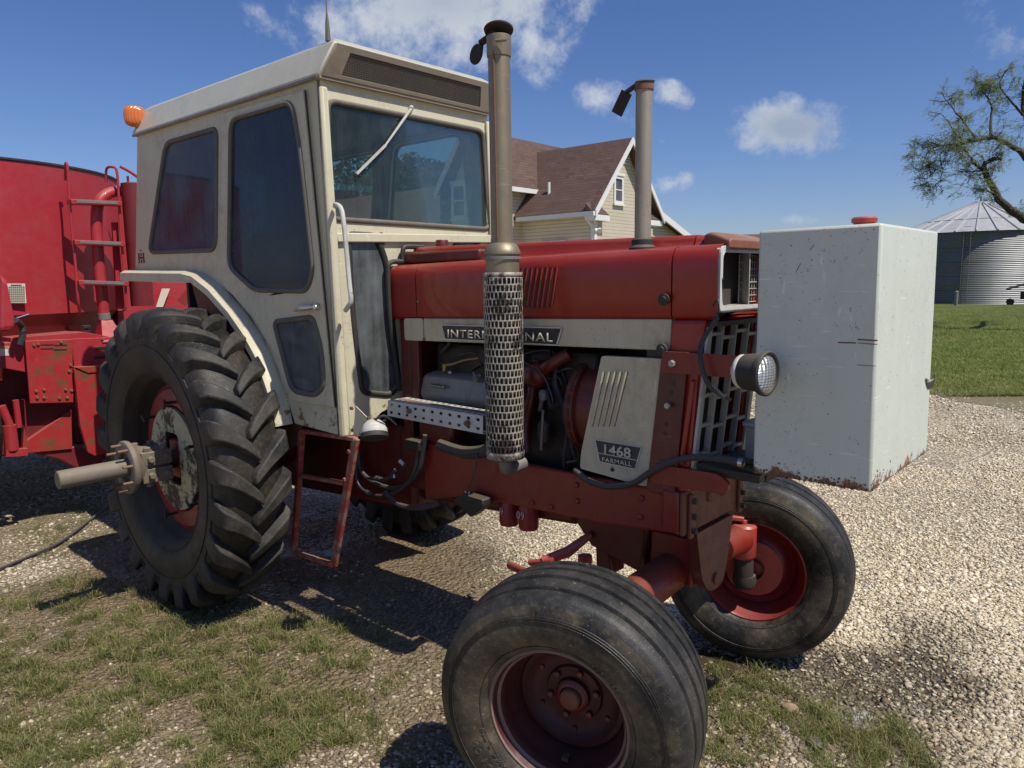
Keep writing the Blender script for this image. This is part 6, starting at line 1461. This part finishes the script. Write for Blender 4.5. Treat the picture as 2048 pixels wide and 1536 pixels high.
wn_=N('ShaderNodeTexNoise'); wn_.inputs['Scale'].default_value=7; wn_.inputs['Detail'].default_value=8; wn_.inputs['Roughness'].default_value=.62; LK(vec,wn_.inputs[0])
n2_=N('ShaderNodeTexNoise'); n2_.inputs['Scale'].default_value=24; n2_.inputs['Detail'].default_value=6; n2_.inputs['Roughness'].default_value=.65; LK(vec,n2_.inputs[0])
n3_=N('ShaderNodeTexNoise'); n3_.inputs['Scale'].default_value=3.0; n3_.inputs['Detail'].default_value=7; LK(vec,n3_.inputs[0])
def cloud(u,v,ru,rv,ang,amp):
    c=ray(u,v).normalized(); a=math.radians(ang)
    ex=(RT-c*RT.dot(c)).normalized(); ey=c.cross(ex)*-1
    e1=ex*math.cos(a)+ey*math.sin(a); e2=ey*math.cos(a)-ex*math.sin(a)
    k=1/(FPX/ray(u,v).length*1.0)
    d1=VM('DOT_PRODUCT',vec,tuple(e1/(ru*k))).outputs['Value']; d2=VM('DOT_PRODUCT',vec,tuple(e2/(rv*k))).outputs['Value']; d0=VM('DOT_PRODUCT',vec,tuple(c)).outputs['Value']
    r=MT('SQRT',MT('ADD',MT('MULTIPLY',d1,d1),MT('MULTIPLY',d2,d2)))
    m=MT('MULTIPLY',MT('SUBTRACT',1,r),amp); m=MT('MULTIPLY',m,MT('GREATER_THAN',d0,0)); return m
CL=[(880,5,330,125,4,1.25),(560,60,110,38,-35,.62),(1060,70,110,60,-60,.75),(1210,200,75,42,-10,.85),(1345,190,55,30,-20,.62),(1580,255,120,62,-4,1.25),(1240,235,110,18,-20,.42),(1345,365,60,26,8,.55),(1325,280,30,22,-30,.5),(1600,440,60,16,0,.3),
    (-900,-300,500,160,10,.9),(3000,300,260,90,0,.9),(2700,-200,300,120,20,.8),(300,-700,500,200,0,.9)]
tot=None
for cc_ in CL:
    m=MT('MAXIMUM',cloud(*cc_),0); tot=m if tot is None else MT('MAXIMUM',tot,m)
nn_=MT('ADD',MT('MULTIPLY',MT('SUBTRACT',wn_.outputs['Fac'],.5),2.3),MT('MULTIPLY',MT('SUBTRACT',n2_.outputs['Fac'],.5),1.5))
den=MT('ADD',tot,nn_); den=MT('MULTIPLY',den,MT('MULTIPLY',tot,5,None,True))
mr=N('ShaderNodeMapRange',interpolation_type='SMOOTHSTEP'); LK(den,mr.inputs[0]); mr.inputs[1].default_value=.12; mr.inputs[2].default_value=.95; mr.inputs[4].default_value=.88
# darker bellies where dense
bel=N('ShaderNodeMapRange'); LK(MT('ADD',tot,MT('MULTIPLY',MT('SUBTRACT',n3_.outputs['Fac'],.5),2.2)),bel.inputs[0]); bel.inputs[1].default_value=.75; bel.inputs[2].default_value=1.5
cm=N('ShaderNodeMix',data_type='RGBA'); LK(bel.outputs[0],cm.inputs[0]); cm.inputs[6].default_value=(6.3,6.7,7.2,1); cm.inputs[7].default_value=(3.6,4.2,5.2,1)
hs=N('ShaderNodeHueSaturation'); hs.inputs['Saturation'].default_value=1.15; hs.inputs['Value'].default_value=1.0; LK(sky.outputs[0],hs.inputs['Color'])
mx=N('ShaderNodeMix',data_type='RGBA'); LK(mr.outputs[0],mx.inputs[0]); mu=N('ShaderNodeMix',data_type='RGBA',blend_type='MULTIPLY'); mu.inputs[0].default_value=1; LK(hs.outputs[0],mu.inputs[6]); mu.inputs[7].default_value=(.74,.78,1.02,1); LK(mu.outputs[2],mx.inputs[6]); LK(cm.outputs[2],mx.inputs[7])
bg=N('ShaderNodeBackground'); bg.inputs[1].default_value=.10; LK(mx.outputs[2],bg.inputs[0]); ow=N('ShaderNodeOutputWorld'); LK(bg.outputs[0],ow.inputs[0])
sc.view_settings.view_transform='Standard'; sc.view_settings.look='None'; sc.view_settings.exposure=0; sc.view_settings.gamma=1
sc.cycles.max_bounces=8; sc.cycles.transparent_max_bounces=12; sc.cycles.caustics_reflective=False; sc.cycles.caustics_refractive=False
# keep the tree of parts two levels deep: thing > part > sub-part
def depth(o):
    d=0
    while o.parent: o=o.parent; d+=1
    return d
for o in list(col.objects):
    while depth(o)>2:
        chain=[o]
        while chain[-1].parent: chain.append(chain[-1].parent)
        p=chain[-2]  # depth-1 part
        attach(o,p)
bpy.context.view_layer.update()
for o in list(col.objects):
    if o.type=='MESH' and o.name.split('.')[0] in SEP and not o.children and o.parent: separate(o)
bpy.context.view_layer.update()
